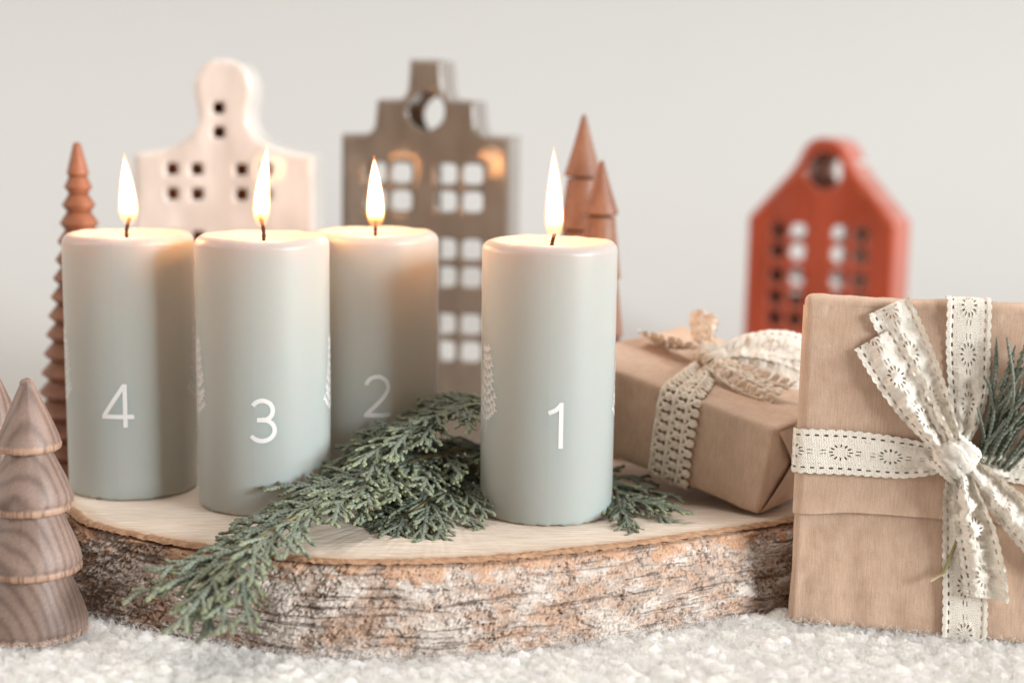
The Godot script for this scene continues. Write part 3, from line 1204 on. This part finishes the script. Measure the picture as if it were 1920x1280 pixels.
# a twig: woody stem through the points, with sprays off both sides
func sprig(label: String, pts: Array, plan: Array, seed_: int) -> void:
	var r := RandomNumberGenerator.new()
	r.seed = seed_
	var t := thing("cedar_sprig", label, "cedar sprig", pts[0], "cedar sprigs round the candles")
	var o: Vector3 = pts[0]
	var local := []
	for p in pts:
		local.append(p - o)
	var path := spline(local, 8)
	var st := Sheet.new()
	tube(st, path, func(f: float) -> float: return lerpf(0.0017, 0.0008, f), 8, func(_f: float, _a: float) -> Color: return Color(0.26, 0.20, 0.105))
	obj("stem", st, tinted, t)
	for g in plan:      # [place along, azimuth off the stem in degrees, lift, length]
		var f: float = g[0]
		var i := clampi(int(f * (path.size() - 1)), 0, path.size() - 2)
		var d := (path[i + 1] - path[i]).normalized()
		var turned_ := d.rotated(Vector3.UP, deg_to_rad(g[1]))
		turned_.y = d.y * 0.7 + g[2]
		var face_ := (Vector3.UP + Vector3(r.randf_range(-0.35, 0.35), 0, r.randf_range(0.0, 0.55))).normalized()
		obj("spray", spray(path[i], turned_, face_, g[3], r), leafy, t)


func thick(from: float, to: float, n: int, spread: float, lift: float, len_: float, seed_: int) -> Array:
	var r := RandomNumberGenerator.new()
	r.seed = seed_
	var out := []
	for i in n:
		var f := lerpf(from, to, (i + 0.5) / n)
		var sg := 1.0 if i % 2 else -1.0
		out.append([f, sg * r.randf_range(0.35, 1.0) * spread, lift + r.randf_range(-0.10, 0.12), len_ * r.randf_range(0.8, 1.15)])
	return out


func sprigs() -> void:
	# along the front: over the slice and down across the bark
	var plan := thick(0.10, 0.93, 30, 44, 0.03, 0.037, 1)
	plan.append_array([[0.90, -24, -0.10, 0.026], [0.95, -14, -0.30, 0.024], [0.97, 12, -0.36, 0.026], [0.98, 30, -0.22, 0.027], [0.99, 0, -0.45, 0.024]])
	sprig("long cedar sprig before candle 3 trailing down over the bark", [Vector3(-0.006, 0.060, -0.036), Vector3(-0.040, 0.060, -0.002), Vector3(-0.068, 0.057, 0.030), Vector3(-0.090, 0.053, 0.062), Vector3(-0.106, 0.047, 0.087), Vector3(-0.114, 0.040, 0.097)], plan, 601)
	# short bushy twig left of candle 1
	plan = thick(0.08, 0.98, 34, 60, -0.05, 0.033, 2)
	plan.append_array([[0.98, 4, -0.14, 0.026], [0.75, -60, -0.05, 0.030], [0.85, 50, -0.08, 0.030]])
	sprig("short bushy cedar sprig fanned out at the left foot of candle 1", [Vector3(-0.010, 0.056, -0.040), Vector3(-0.025, 0.053, -0.008), Vector3(-0.037, 0.049, 0.018), Vector3(-0.047, 0.046, 0.033)], plan, 611)
	# dark twigs at the back, before candle 2
	plan = thick(0.03, 0.98, 26, 50, 0.08, 0.033, 3)
	sprig("dark cedar sprig lying highest of the pile before candle 2", [Vector3(-0.004, 0.078, -0.052), Vector3(-0.020, 0.083, -0.032), Vector3(-0.040, 0.078, -0.010), Vector3(-0.058, 0.070, 0.002)], plan, 621)
	plan = thick(0.03, 0.98, 32, 56, 0.03, 0.036, 4)
	sprig("cedar sprig in the middle of the pile left of candle 1", [Vector3(-0.008, 0.062, -0.044), Vector3(-0.034, 0.064, -0.010), Vector3(-0.060, 0.060, 0.012), Vector3(-0.078, 0.057, 0.030)], plan, 631)
	# between candle 1 and the small gift
	plan = thick(0.2, 0.98, 14, 44, -0.01, 0.033, 5)
	sprig("cedar sprig reaching out between candle 1 and the small gift", [Vector3(0.026, 0.052, -0.045), Vector3(0.042, 0.050, -0.018), Vector3(0.054, 0.048, 0.006)], plan, 641)


# ---------------------------------------------------------------- wrapped boxes
# a soft-edged box from the corner (0,0,0) to size, bulged and dented a little
func paper_box(size: Vector3, r: float, seed_: int, per: float, wob: float) -> Sheet:
	var s := Sheet.new()
	var nz := noise(1.0, seed_, 3)
	var axes := [[Vector3.RIGHT, Vector3.UP, Vector3.BACK], [Vector3.LEFT, Vector3.UP, Vector3.FORWARD], [Vector3.FORWARD, Vector3.UP, Vector3.RIGHT], [Vector3.BACK, Vector3.UP, Vector3.LEFT], [Vector3.RIGHT, Vector3.FORWARD, Vector3.UP], [Vector3.RIGHT, Vector3.BACK, Vector3.DOWN]]
	var half := size / 2
	for f in axes:
		var a: Vector3 = f[0]
		var b: Vector3 = f[1]
		var c: Vector3 = f[2]
		var nu := int(absf(a.dot(size)) / per) + 2
		var nv := int(absf(b.dot(size)) / per) + 2
		var first := s.v.size()
		for j in nv + 1:
			for i in nu + 1:
				var u := -1.0 + 2.0 * i / nu
				var v := -1.0 + 2.0 * j / nv
				# crowd the lines towards the edges
				u = signf(u) * (1.0 - pow(1.0 - absf(u), 1.5))
				v = signf(v) * (1.0 - pow(1.0 - absf(v), 1.5))
				var p := (a * u + b * v + c) * half
				var inner := p.clamp(-half + Vector3.ONE * r, half - Vector3.ONE * r)
				var out := (p - inner).normalized()
				var q := inner + out * r
				q += out * wob * (nz.get_noise_3d(q.x * 42.0, q.y * 16.0, q.z * 42.0) + 0.40 * nz.get_noise_3dv(q * 75.0))
				s.put(q + half)
		for j in nv:
			for i in nu:
				var k := first + j * (nu + 1) + i
				s.quad(k, k + 1, k + nu + 2, k + nu + 1)
	return s


# patterns: (u, v) in millimetres -> (distance to the edge of the cloth, below zero inside; height of the thread)
func lace_pattern(u: float, v: float, out: PackedFloat32Array) -> void:
	u += 0.22 * jitter.get_noise_2d(u * 0.9, v * 0.9)
	v += 0.22 * jitter.get_noise_2d(u * 0.9 + 70.0, v * 0.9)
	var av := absf(v)
	var d := av - (8.9 + 0.62 * absf(cos(PI * u / 3.9)))
	var edge_h := smooth(6.9, 7.8, av) * 0.30
	var e := fposmod(u + (0.0 if v > 0 else 1.3), 3.9) - 1.95
	var cap := Vector2(maxf(absf(e) - 0.62, 0.0), av - 6.85).length() - 0.38
	d = maxf(d, -cap)
	var e2 := fposmod(u + 0.5, 1.9) - 0.95
	d = maxf(d, -(Vector2(e2, av - 5.0).length() - 0.22))
	var fu := fposmod(u, 20.5) - 10.25
	var q := Vector2(fu * 0.66, v)
	var rr := q.length()
	var an := fposmod(q.angle() + PI / 12, TAU / 12) - PI / 12
	var slot := Vector2(maxf(absf(rr - 2.75) - 0.42, 0.0), rr * sin(an)).length() - 0.25
	d = maxf(d, -slot)
	for k in [-1.0, 1.0]:
		var sl := Vector2(maxf(absf(absf(fu) - 7.4) - 1.1, 0.0), v - 0.75 * k).length() - 0.18
		d = maxf(d, -sl)
	var wheel := 0.18 * smooth(4.4, 3.6, rr) * (0.6 + 0.4 * cos(12.0 * an))
	out[0] = d
	out[1] = edge_h + wheel + 0.05 * sin(u * 5.2) * cos(v * 5.2)


func crochet_pattern(u: float, v: float, out: PackedFloat32Array) -> void:
	var d := 1e3
	var vv := v + 11.4
	for k in 3:
		var w := vv - 7.5 * k
		if w < -2 or w > 9.5:
			continue
		d = minf(d, absf(w - 1.05) - 0.95)
		var p := 4.9
		var uu := fposmod(u + 1.6 * k, p) - p / 2
		d = minf(d, Vector2(uu * 0.95, (w - 5.3) * 0.92).length() - 1.95)
		for g in [-1.0, 1.0]:
			var a := Vector2(uu, w)
			var b0 := Vector2(0, 4.4)
			var b1 := Vector2(g * p / 2, 1.6)
			var ab := b1 - b0
			var h := clampf((a - b0).dot(ab) / ab.length_squared(), 0, 1)
			d = minf(d, a.distance_to(b0 + ab * h) - 0.80)
		d = minf(d, Vector2(maxf(absf(uu) - 1.0, 0.0), w - 7.6).length() - 0.42 if k < 2 else d)
	out[0] = d
	out[1] = 1.05 * sqrt(clampf(-d / 1.6, 0, 1)) * (1.0 + 0.13 * sin(u * 4.2 + v * 2.6)) if d < 0 else 0.0


# keys: [centre, across, width factor, ruffle in metres]; from the first key the cloth runs u, across it v
func ribbon(keys: Array, half: float, cell: float, crocheted := false, u0 := 0.0, ruffles := 2.0, flip := 1.0, thick := 0.00045) -> Sheet:
	var per := 14
	var cs := []
	var ws := []
	for kx in keys:
		cs.append(kx[0])
		ws.append(kx[1] * kx[2])
	var c := spline(cs, per)
	var w := spline(ws, per)
	var n := c.size()
	var run := PackedFloat32Array([0.0])
	for i in n - 1:
		run.append(run[i] + c[i].distance_to(c[i + 1]) * 1000.0)
	var nrm := PackedVector3Array()
	for i in n:
		var t := c[mini(i + 1, n - 1)] - c[maxi(i - 1, 0)]
		nrm.append(t.cross(w[i]).normalized() * flip)
	var nu := int(run[n - 1] / cell) + 1
	var nv := int(2.0 * half / cell) + 1
	var dist := PackedFloat32Array()
	var pos := PackedVector3Array()
	var low := PackedVector3Array()
	var got := PackedFloat32Array([0.0, 0.0])
	var seg := 0
	for i in nu + 1:
		var u := minf(i * cell, run[n - 1])
		while seg < n - 2 and run[seg + 1] < u:
			seg += 1
		var f := (u - run[seg]) / maxf(1e-6, run[seg + 1] - run[seg])
		var cc := c[seg].lerp(c[seg + 1], f)
		var ww := w[seg].lerp(w[seg + 1], f)
		var nn := nrm[seg].lerp(nrm[seg + 1], f).normalized()
		var kf := clampf((seg + f) / per, 0, keys.size() - 1.001)
		var ki := int(kf)
		var ruf := lerpf(keys[ki][3], keys[ki + 1][3], kf - ki)
		for j in nv + 1:
			var v := -half + j * cell
			if crocheted:
				crochet_pattern(u + u0, v, got)
			else:
				lace_pattern(u + u0, v, got)
			# frayed, uneven cut ends
			if i == 0 or i == nu:
				got[0] = maxf(got[0], 0.05)
			dist.append(got[0])
			var x := v / half
			var lift := ruf * cos(x * PI * ruffles + 0.035 * u + 2.0 * jitter.get_noise_1d(u * 0.12)) + (0.0004 if ruf > 0.00025 else 0.0001) * 1.6 * jitter.get_noise_3d(u * 0.10, v * 0.13, half * 3.0 + u0)
			var p := cc + ww * v * 0.001 + nn * lift
			pos.append(p + nn * got[1] * 0.001)
			low.append(p - nn * thick)
	var s := Sheet.new()
	for side in 2:
		var src := pos if side == 0 else low
		var ids := PackedInt32Array()
		ids.resize(src.size())
		ids.fill(-1)
		var cuts := {}
		var rowlen := nv + 1
		for i in nu:
			for j in nv:
				var o := [i * rowlen + j, (i + 1) * rowlen + j, (i + 1) * rowlen + j + 1, i * rowlen + j + 1]
				var ring := PackedInt32Array()
				for q in 4:
					var a: int = o[q]
					var b: int = o[(q + 1) % 4]
					if dist[a] < 0:
						if ids[a] < 0:
							ids[a] = s.put(src[a], Vector2(a / rowlen, a % rowlen) * cell / 11.0)
						ring.append(ids[a])
					if (dist[a] < 0) != (dist[b] < 0):
						var key := mini(a, b) * 4 + (0 if absi(a - b) == 1 else 1)
						if not cuts.has(key):
							var f := dist[a] / (dist[a] - dist[b])
							var ea := Vector2(a / rowlen, a % rowlen)
							cuts[key] = s.put(src[a].lerp(src[b], f), ea.lerp(Vector2(b / rowlen, b % rowlen), f) * cell / 11.0)
						ring.append(cuts[key])
				for q in range(1, ring.size() - 1):
					if (side == 0) == (flip > 0):
						s.tri(ring[0], ring[q], ring[q + 1])
					else:
						s.tri(ring[0], ring[q + 1], ring[q])
	return s


func mm3(x: float, y: float, z: float) -> Vector3:
	return Vector3(x, y, z) * 0.001


func big_gift() -> void:
	var deep := 0.029
	var g := thing("wrapped_gift", "large flat gift in brown kraft paper tied with flower lace, standing on the rug", "gift")
	g.transform = Transform3D(Basis.from_euler(Vector3(deg_to_rad(-7), deg_to_rad(-13.34), deg_to_rad(-0.29)), EULER_ORDER_YXZ), Vector3(0.1198, 0.006, 0.0474))
	# parts are set out from the lower left front corner, millimetres, z out of the front
	var box := paper_box(Vector3(0.200, 0.1411, deep), 0.0032, 701, 0.0020, 0.0009)
	for i in box.v.size():
		box.v[i] -= Vector3(0, 0, deep)
	obj("paper_wrap", box, kraft, g)
	# the upper sheet overlaps the lower one
	var flap := Sheet.new()
	var nz := noise(1.0, 711, 3)
	var prof := []
	for i in 8:
		prof.append(Vector2(-0.0002, -deep * 0.55 + (deep * 0.55 - 0.0045) * i / 7.0))
	for i in 9:
		var a := PI / 2 * i / 8
		prof.append(Vector2(0.0043 - 0.0045 * cos(a), -0.0043 + 0.0045 * sin(a)))
	for i in 60:
		prof.append(Vector2(0.0043 + 0.1915 * (i + 1) / 60.0, 0.0003))
	for j in 25:
		for i in prof.size():
			var f := j / 24.0
			var low := 0.0475 + 0.0025 * smooth(0.0, 0.03, prof[i].x) - 0.00008 * nz.get_noise_1d(prof[i].x * 60.0)
			var p := Vector3(prof[i].x, lerpf(low, 0.1365, f), prof[i].y)
			var q := Vector3(p.x, p.y, p.z)
			q.z += (0.0008 * nz.get_noise_3d(p.x * 28.0, p.y * 28.0, 0.3) + 0.0002) * smooth(0.0, 0.01, p.x) + 0.0008
			q.x -= 0.0006 * (1.0 - smooth(0.0, 0.004, p.x))
			q.z -= 0.0013 * smooth(0.85, 1.0, f) - 0.0007 * (1.0 - smooth(0.0, 0.06, f))
			flap.put(q)
	for j in 24:
		for i in prof.size() - 1:
			var a := j * prof.size() + i
			flap.quad(a, a + 1, a + prof.size() + 1, a + prof.size())
	obj("paper_flap", flap, kraft, g)

	# bands of lace
	var X := Vector3.RIGHT
	var Y := Vector3.UP
	var half := 9.8
	var cell := 0.30
	obj("lace_band", ribbon([[mm3(-1.6, 74.5, -26), Y, 1.0, 0.0], [mm3(-1.9, 74.5, -12), Y, 1.0, 0.0], [mm3(-1.6, 74.5, -3), Y, 1.0, 0.0], [mm3(2, 74.5, 2.0), Y, 1.0, 0.0], [mm3(22, 75.0, 2.2), Y, 1.0, 0.0001], [mm3(42, 74.4, 2.4), Y, 0.92, 0.0003], [mm3(54, 74.5, 3.2), Y, 0.72, 0.0008], [mm3(63, 75.5, 4.5), Y, 0.45, 0.0012]], half, cell, false, 5.0, 2.0, -1.0), lace, g)
	obj("lace_band", ribbon([[mm3(66, 75.0, 4.5), Y, 0.45, 0.0012], [mm3(76, 74.2, 3.2), Y, 0.66, 0.0009], [mm3(90, 73.8, 2.4), Y, 0.72, 0.0006], [mm3(110, 73.5, 2.2), Y, 0.95, 0.0002], [mm3(150, 73, 2.0), Y, 1.0, 0.0], [mm3(198, 73, 2.0), Y, 1.0, 0.0]], half, 0.36, false, 0.0, 2.0, -1.0), lace, g)
	obj("lace_band", ribbon([[mm3(67.0, 142.6, -26), X, 0.95, 0.0], [mm3(67.0, 142.8, -10), X, 0.95, 0.0], [mm3(67.0, 142.2, -2.5), X, 0.95, 0.0], [mm3(67.2, 139, 1.6), X, 0.95, 0.0], [mm3(67.6, 122, 2.2), X, 0.95, 0.0001], [mm3(68.6, 106, 2.4), X, 0.88, 0.0004], [mm3(68.6, 94, 3.4), X, 0.68, 0.0010], [mm3(67.0, 84, 5.0), X, 0.42, 0.0012]], half, cell, false, 2.0, 2.0, 1.0), lace, g)
	obj("lace_band", ribbon([[mm3(66.0, 70, 5.0), X, 0.42, 0.0012], [mm3(67.5, 60, 3.6), X, 0.72, 0.0012], [mm3(69.5, 48, 2.6), X, 0.88, 0.0006], [mm3(71.0, 32, 2.0), X, 0.95, 0.0002], [mm3(72.3, 14, 1.6), X, 0.97, 0.0], [mm3(72.6, 3, 1.5), X, 0.97, 0.0], [mm3(72.6, -0.9, -2.0), X, 0.97, 0.0], [mm3(72.6, -1.2, -20), X, 0.97, 0.0]], half, cell, false, 3.5, 2.0, 1.0), lace, g)
	# the bow: two tails up to the left, two down to the right, and the knot over their meeting
	var tails := thing("lace_bow", "cream lace bow knotted on the front of the large gift", "bow")
	tails.transform = g.transform
	obj("tail", ribbon([[mm3(34.5, 138.0, 2.6), Vector3(0.88, 0.47, 0.05), 0.98, 0.0004], [mm3(42, 124, 3.4), Vector3(0.90, 0.42, 0.05), 0.98, 0.0006], [mm3(51, 106, 3.6), Vector3(0.90, 0.43, 0.05), 0.86, 0.0010], [mm3(58.5, 92, 5.0), Vector3(0.86, 0.5, 0.05), 0.62, 0.0016], [mm3(64.5, 80, 7.0), Vector3(0.85, 0.5, 0.05), 0.40, 0.0016]], half, cell, false, 9.0, 1.5, 1.0), lace, tails)
	obj("tail", ribbon([[mm3(29.2, 123.8, 3.4), Vector3(0.83, 0.55, 0.08), 0.98, 0.0004], [mm3(37, 112, 5.4), Vector3(0.83, 0.55, -0.05), 0.98, 0.0008], [mm3(46.5, 98.5, 6.0), Vector3(0.83, 0.54, -0.05), 0.90, 0.0016], [mm3(55, 87.5, 7.0), Vector3(0.80, 0.58, -0.05), 0.68, 0.0022], [mm3(63, 78, 8.0), Vector3(0.8, 0.58, 0), 0.40, 0.0018]], half, cell, false, 12.0, 1.5, 1.0), lace, tails)
	obj("tail", ribbon([[mm3(66.5, 73, 8.5), Vector3(0.90, 0.42, 0.0), 0.36, 0.0018], [mm3(70.0, 61, 9.5), Vector3(0.93, 0.34, 0.1), 0.58, 0.0022], [mm3(74.2, 47, 6.8), Vector3(0.97, 0.22, 0.1), 0.86, 0.0024], [mm3(78.2, 32, 5.4), Vector3(0.99, 0.05, 0.1), 0.96, 0.0016], [mm3(80.4, 18.6, 4.4), Vector3(0.99, -0.1, 0.0), 0.98, 0.0008]], half, cell, false, 4.0, 1.5, 1.0), lace, tails)
	obj("tail", ribbon([[mm3(66.5, 75, 8.5), Vector3(0.55, 0.83, 0.0), 0.36, 0.0018], [mm3(76, 68.0, 8.5), Vector3(0.50, 0.86, 0.1), 0.60, 0.0022], [mm3(86, 58.5, 8.5), Vector3(0.50, 0.86, 0.1), 0.82, 0.0022], [mm3(97, 48.5, 7.5), Vector3(0.54, 0.84, 0.1), 0.96, 0.0014], [mm3(112, 36, 5.0), Vector3(0.6, 0.8, 0.0), 1.0, 0.0008]], half, cell, false, 8.0, 1.5, 1.0), lace, tails)
	# knot: a core of bunched lace and the band that crosses it
	var core := Sheet.new()
	var kn := noise(1.0, 721, 3)
	for j in 33:
		for i in 49:
			var a := TAU * i / 48
			var b := PI * j / 32 - PI / 2
			var dd := Vector3(cos(b) * sin(a), sin(b), cos(b) * cos(a))
			var across := dd.x * 0.62 + dd.y * 0.78
			var fold := 1.0 + 0.065 * sin(across * 9.0 + 2.2 * kn.get_noise_3dv(dd * 1.3)) + 0.09 * kn.get_noise_3dv(dd * 2.2) + 0.03 * kn.get_noise_3dv(dd * 9.0)
			core.put(mm3(65.3, 75.8, 7.0) + Vector3(dd.x * 0.0080, dd.y * 0.0082, dd.z * 0.0062) * fold, Vector2(i / 5.0, j / 5.0))
	for j in 32:
		for i in 48:
			var a := j * 49 + i
			core.quad(a, a + 1, a + 50, a + 49)
	obj("knot", core, lace, tails)
	# the wrap over it, drawn in at both ends
	var mid := mm3(65.3, 75.8, 3.0)
	var A := Vector3(0.62, 0.78, 0.0).normalized()
	var B := Vector3(0.78, -0.62, 0.0).normalized()
	var keys := []
	for i in 9:
		var th := deg_to_rad(-112.0 + 28.0 * i)
		keys.append([mid + B * 0.0094 * sin(th) + Vector3.BACK * 0.0094 * cos(th), A, 0.98, 0.0006])
	var wrap := ribbon(keys, half, cell, false, 6.0, 4.5, 1.0)
	for i in wrap.v.size():
		var d := wrap.v[i] - mid
		var q := d.dot(A)
		var k := sqrt(maxf(0.10, 1.0 - pow(q / 0.0108, 2.0)))
		wrap.v[i] = mid + A * q + (d - A * q) * k
	obj("knot_wrap", wrap, lace, tails)

	# cypress tucked in behind the knot
	var r := RandomNumberGenerator.new()
	r.seed = 731
	var tw := thing("cypress_sprig", "grey-green cypress sprig tucked under the lace of the large gift", "cypress sprig")
	tw.transform = g.transform
	var stick := Sheet.new()
	tube(stick, PackedVector3Array([mm3(57.6, 24.0, 3.4), mm3(63, 27.8, 3.0), mm3(67, 40, 2.0), mm3(74, 74, 1.9)]), func(_f: float) -> float: return 0.00075, 8, func(f: float, _a: float) -> Color: return Color(0.62, 0.48, 0.32).lerp(Color(0.30, 0.26, 0.14), smooth(0.0, 0.3, f)))
	obj("stem", stick, tinted, tw)
	for d in [[74, 76, 78.5, 127], [76, 78, 86, 124], [78, 76, 92, 131], [80, 74, 97, 126], [75, 74, 82.5, 112], [82, 74, 101, 116], [84, 73, 108, 124], [77, 74, 89, 110], [80, 74, 95, 106], [86, 72, 112, 108], [74.5, 74, 79, 98], [84, 73, 102, 100]]:
		var s := Sheet.new()
		var a := mm3(d[0], d[1], 3.0)
		var b := mm3(d[2], d[3], r.randf_range(4.0, 9.5))
		twig(s, a, b, r)
		obj("shoot", s, leafy, tw)


func twig(s: Sheet, a: Vector3, b: Vector3, r: RandomNumberGenerator) -> void:
	var bow := Vector3(r.randf_range(-0.002, 0.002), 0, r.randf_range(0.0, 0.002))
	var old := s.v.size()
	shoot(s, a, b, bow, 0.00095, 0.0, r.randf_range(0.8, 1.0))
	for q in 3:
		var f := r.randf_range(0.3, 0.75)
		var p := a.lerp(b, f) + bow * 4.0 * f * (1.0 - f)
		var out := (b - a).normalized().rotated(Vector3.BACK, r.randf_range(0.25, 0.5) * (1 if q % 2 else -1))
		shoot(s, p, p + out * r.randf_range(0.010, 0.020), bow * 0.3, 0.00085, 0.0, r.randf_range(0.8, 1.0))
	for i in range(old, s.v.size()):
		s.c[i] = s.c[i] * 0.95


func small_gift() -> void:
	var g := thing("wrapped_gift", "small brown kraft paper gift tied with crocheted lace, tilted on the wood slice", "gift")
	var b := Basis.from_euler(Vector3(0.0181, -0.6437, -0.1939), EULER_ORDER_YXZ)
	var L := 0.114
	var H := 0.0419
	var W := 0.1047
	# local origin at the lower right front corner; x runs left as negative
	g.transform = Transform3D(b, Vector3(0.1111, 0.0430, 0.0100))
	var box := paper_box(Vector3(L, H, W), 0.0028, 741, 0.0024, 0.0006)
	for i in box.v.size():
		box.v[i] -= Vector3(L, 0, W)
	obj("paper_wrap", box, kraft, g)
	# the folded end: two side triangles under an upper and a lower flap
	for k in 2:
		var s := Sheet.new()
		var y0 := 0.0014 if k == 0 else H - 0.0014
		var y1 := H * 0.62 if k == 0 else H * 0.5
		var x := 0.0006 if k == 0 else 0.0012
		for j in 7:
			var f := j / 6.0
			for i in 13:
				var e := i / 12.0
				var inset := 0.0008 + f * (0.024 if k == 0 else 0.020)
				s.put(Vector3(x + 0.0016 * sin(PI * f) * (0.4 + 0.6 * sin(PI * e)) + 0.0010 * f, lerpf(y0, y1, f), lerpf(-inset, -W + inset, e)))
		for j in 6:
			for i in 12:
				var a := j * 13 + i
				if k == 0:
					s.quad(a, a + 1, a + 14, a + 13)
				else:
					s.quad(a, a + 13, a + 14, a + 1)
		obj("end_flap", s, kraft, g)

	# the crocheted band round the box
	var X := Vector3.RIGHT
	var half := 12.2
	var cell := 0.34
	var m := -48.0
	obj("crochet_band", ribbon([[mm3(m, -1.2, -60), X, 1.0, 0.0], [mm3(m, -1.1, -8), X, 1.0, 0.0], [mm3(m, 0.0, 0.2), X, 1.0, 0.0], [mm3(m + 0.5, 4.0, 1.6), X, 1.0, 0.0003], [mm3(m - 0.5, 20, 2.0), X, 1.0, 0.0004], [mm3(m - 1.0, 37, 1.8), X, 1.0, 0.0003], [mm3(m - 1.5, 42.0, -0.6), X, 0.98, 0.0002], [mm3(m - 3, 43.4, -7), X, 0.94, 0.0006], [mm3(m - 7, 44.4, -22), X, 0.80, 0.0010], [mm3(m - 12, 46.0, -38), X, 0.5, 0.0014]], half, cell, true, 0.0, 2.0, -1.0), crochet, g)
	obj("crochet_band", ribbon([[mm3(m - 14, 46.0, -46), X, 0.5, 0.0014], [mm3(m - 14, 44.4, -62), X, 0.85, 0.0008], [mm3(m - 10, 43.0, -90), X, 1.0, 0.0], [mm3(m - 8, 42.4, -104), X, 1.0, 0.0], [mm3(m - 8, 30, -105.6), X, 1.0, 0.0], [mm3(m - 8, 4, -105.6), X, 1.0, 0.0]], half, 0.5, true, 0.0, 2.0, -1.0), crochet, g)
	var w := thing("crochet_bow", "crocheted lace bow with frayed tails on top of the small gift", "bow")
	w.transform = g.transform
	var Z := Vector3.FORWARD
	var K := Vector3(-62, 49, -44)
	# left tail, right tail, two loops and the knot
	obj("tail", ribbon([[K * 0.001, Vector3(0.45, 0.3, 0.8).normalized(), 0.42, 0.0014], [mm3(-74, 51, -47), Vector3(0.3, 0.35, 0.85).normalized(), 0.62, 0.0012], [mm3(-90, 48, -48), Vector3(0.1, 0.5, 0.85).normalized(), 0.72, 0.0012], [mm3(-104, 46.5, -50), Vector3(0.0, 0.4, 0.9).normalized(), 0.74, 0.0006]], half, 0.42, true, 0.0, 1.5, 1.0), crochet, w)
	obj("tail", ribbon([[K * 0.001, Vector3(0.3, 0.25, -0.9).normalized(), 0.42, 0.0014], [mm3(-50, 50, -36), Vector3(0.5, 0.3, -0.8).normalized(), 0.66, 0.0014], [mm3(-34, 49, -33), Vector3(0.4, 0.5, -0.8).normalized(), 0.80, 0.0016], [mm3(-17, 47, -36), Vector3(0.25, 0.55, -0.8).normalized(), 0.84, 0.0010]], half, 0.42, true, 0.0, 1.5, 1.0), crochet, w)
	var V := Vector3(-0.15, 0.80, -0.58).normalized()
	obj("loop", ribbon([[K * 0.001, V, 0.36, 0.0014], [mm3(-53, 56, -53), V, 0.62, 0.0012], [mm3(-40, 59, -64), V, 0.90, 0.0008], [mm3(-27, 56, -76), V, 1.0, 0.0006], [mm3(-20, 50, -80), V, 1.0, 0.0004], [mm3(-24, 48, -70), V, 1.0, 0.0006], [mm3(-38, 49, -58), V, 0.8, 0.0010], [mm3(-52, 49, -50), V, 0.55, 0.0012], [K * 0.001, V, 0.36, 0.0014]], half, 0.42, false, 0.0, 1.5, -1.0), lace, w)
	obj("loop", ribbon([[K * 0.001, Vector3(0.8, 0.2, 0.5).normalized(), 0.40, 0.0014], [mm3(-70, 58, -52), Vector3(0.85, 0.1, 0.5).normalized(), 0.62, 0.0010], [mm3(-76, 64, -62), Vector3(0.85, 0.1, 0.5).normalized(), 0.74, 0.0006], [mm3(-84, 60, -66), Vector3(0.85, 0.1, 0.5).normalized(), 0.74, 0.0006], [mm3(-78, 50, -60), Vector3(0.85, 0.1, 0.5).normalized(), 0.66, 0.0006], [K * 0.001, Vector3(0.8, 0.2, 0.5).normalized(), 0.40, 0.0014]], half, 0.46, true, 0.0, 1.5, 1.0), crochet, w)
	var core := Sheet.new()
	var kn := noise(1.0, 751, 3)
	for j in 25:
		for i in 37:
			var a := TAU * i / 36
			var p := PI * j / 24 - PI / 2
			var dd := Vector3(cos(p) * sin(a), sin(p), cos(p) * cos(a))
			var fold := 1.0 + 0.16 * sin(dd.x * 9.0 + dd.z * 6.0) + 0.18 * kn.get_noise_3dv(dd * 3.0)
			core.put(K * 0.001 + Vector3(dd.x * 0.0075, dd.y * 0.0062, dd.z * 0.0075) * fold, Vector2(i / 5.0, j / 5.0))
	for j in 24:
		for i in 36:
			var a := j * 37 + i
			core.quad(a, a + 1, a + 38, a + 37)
	obj("knot", core, crochet, w)
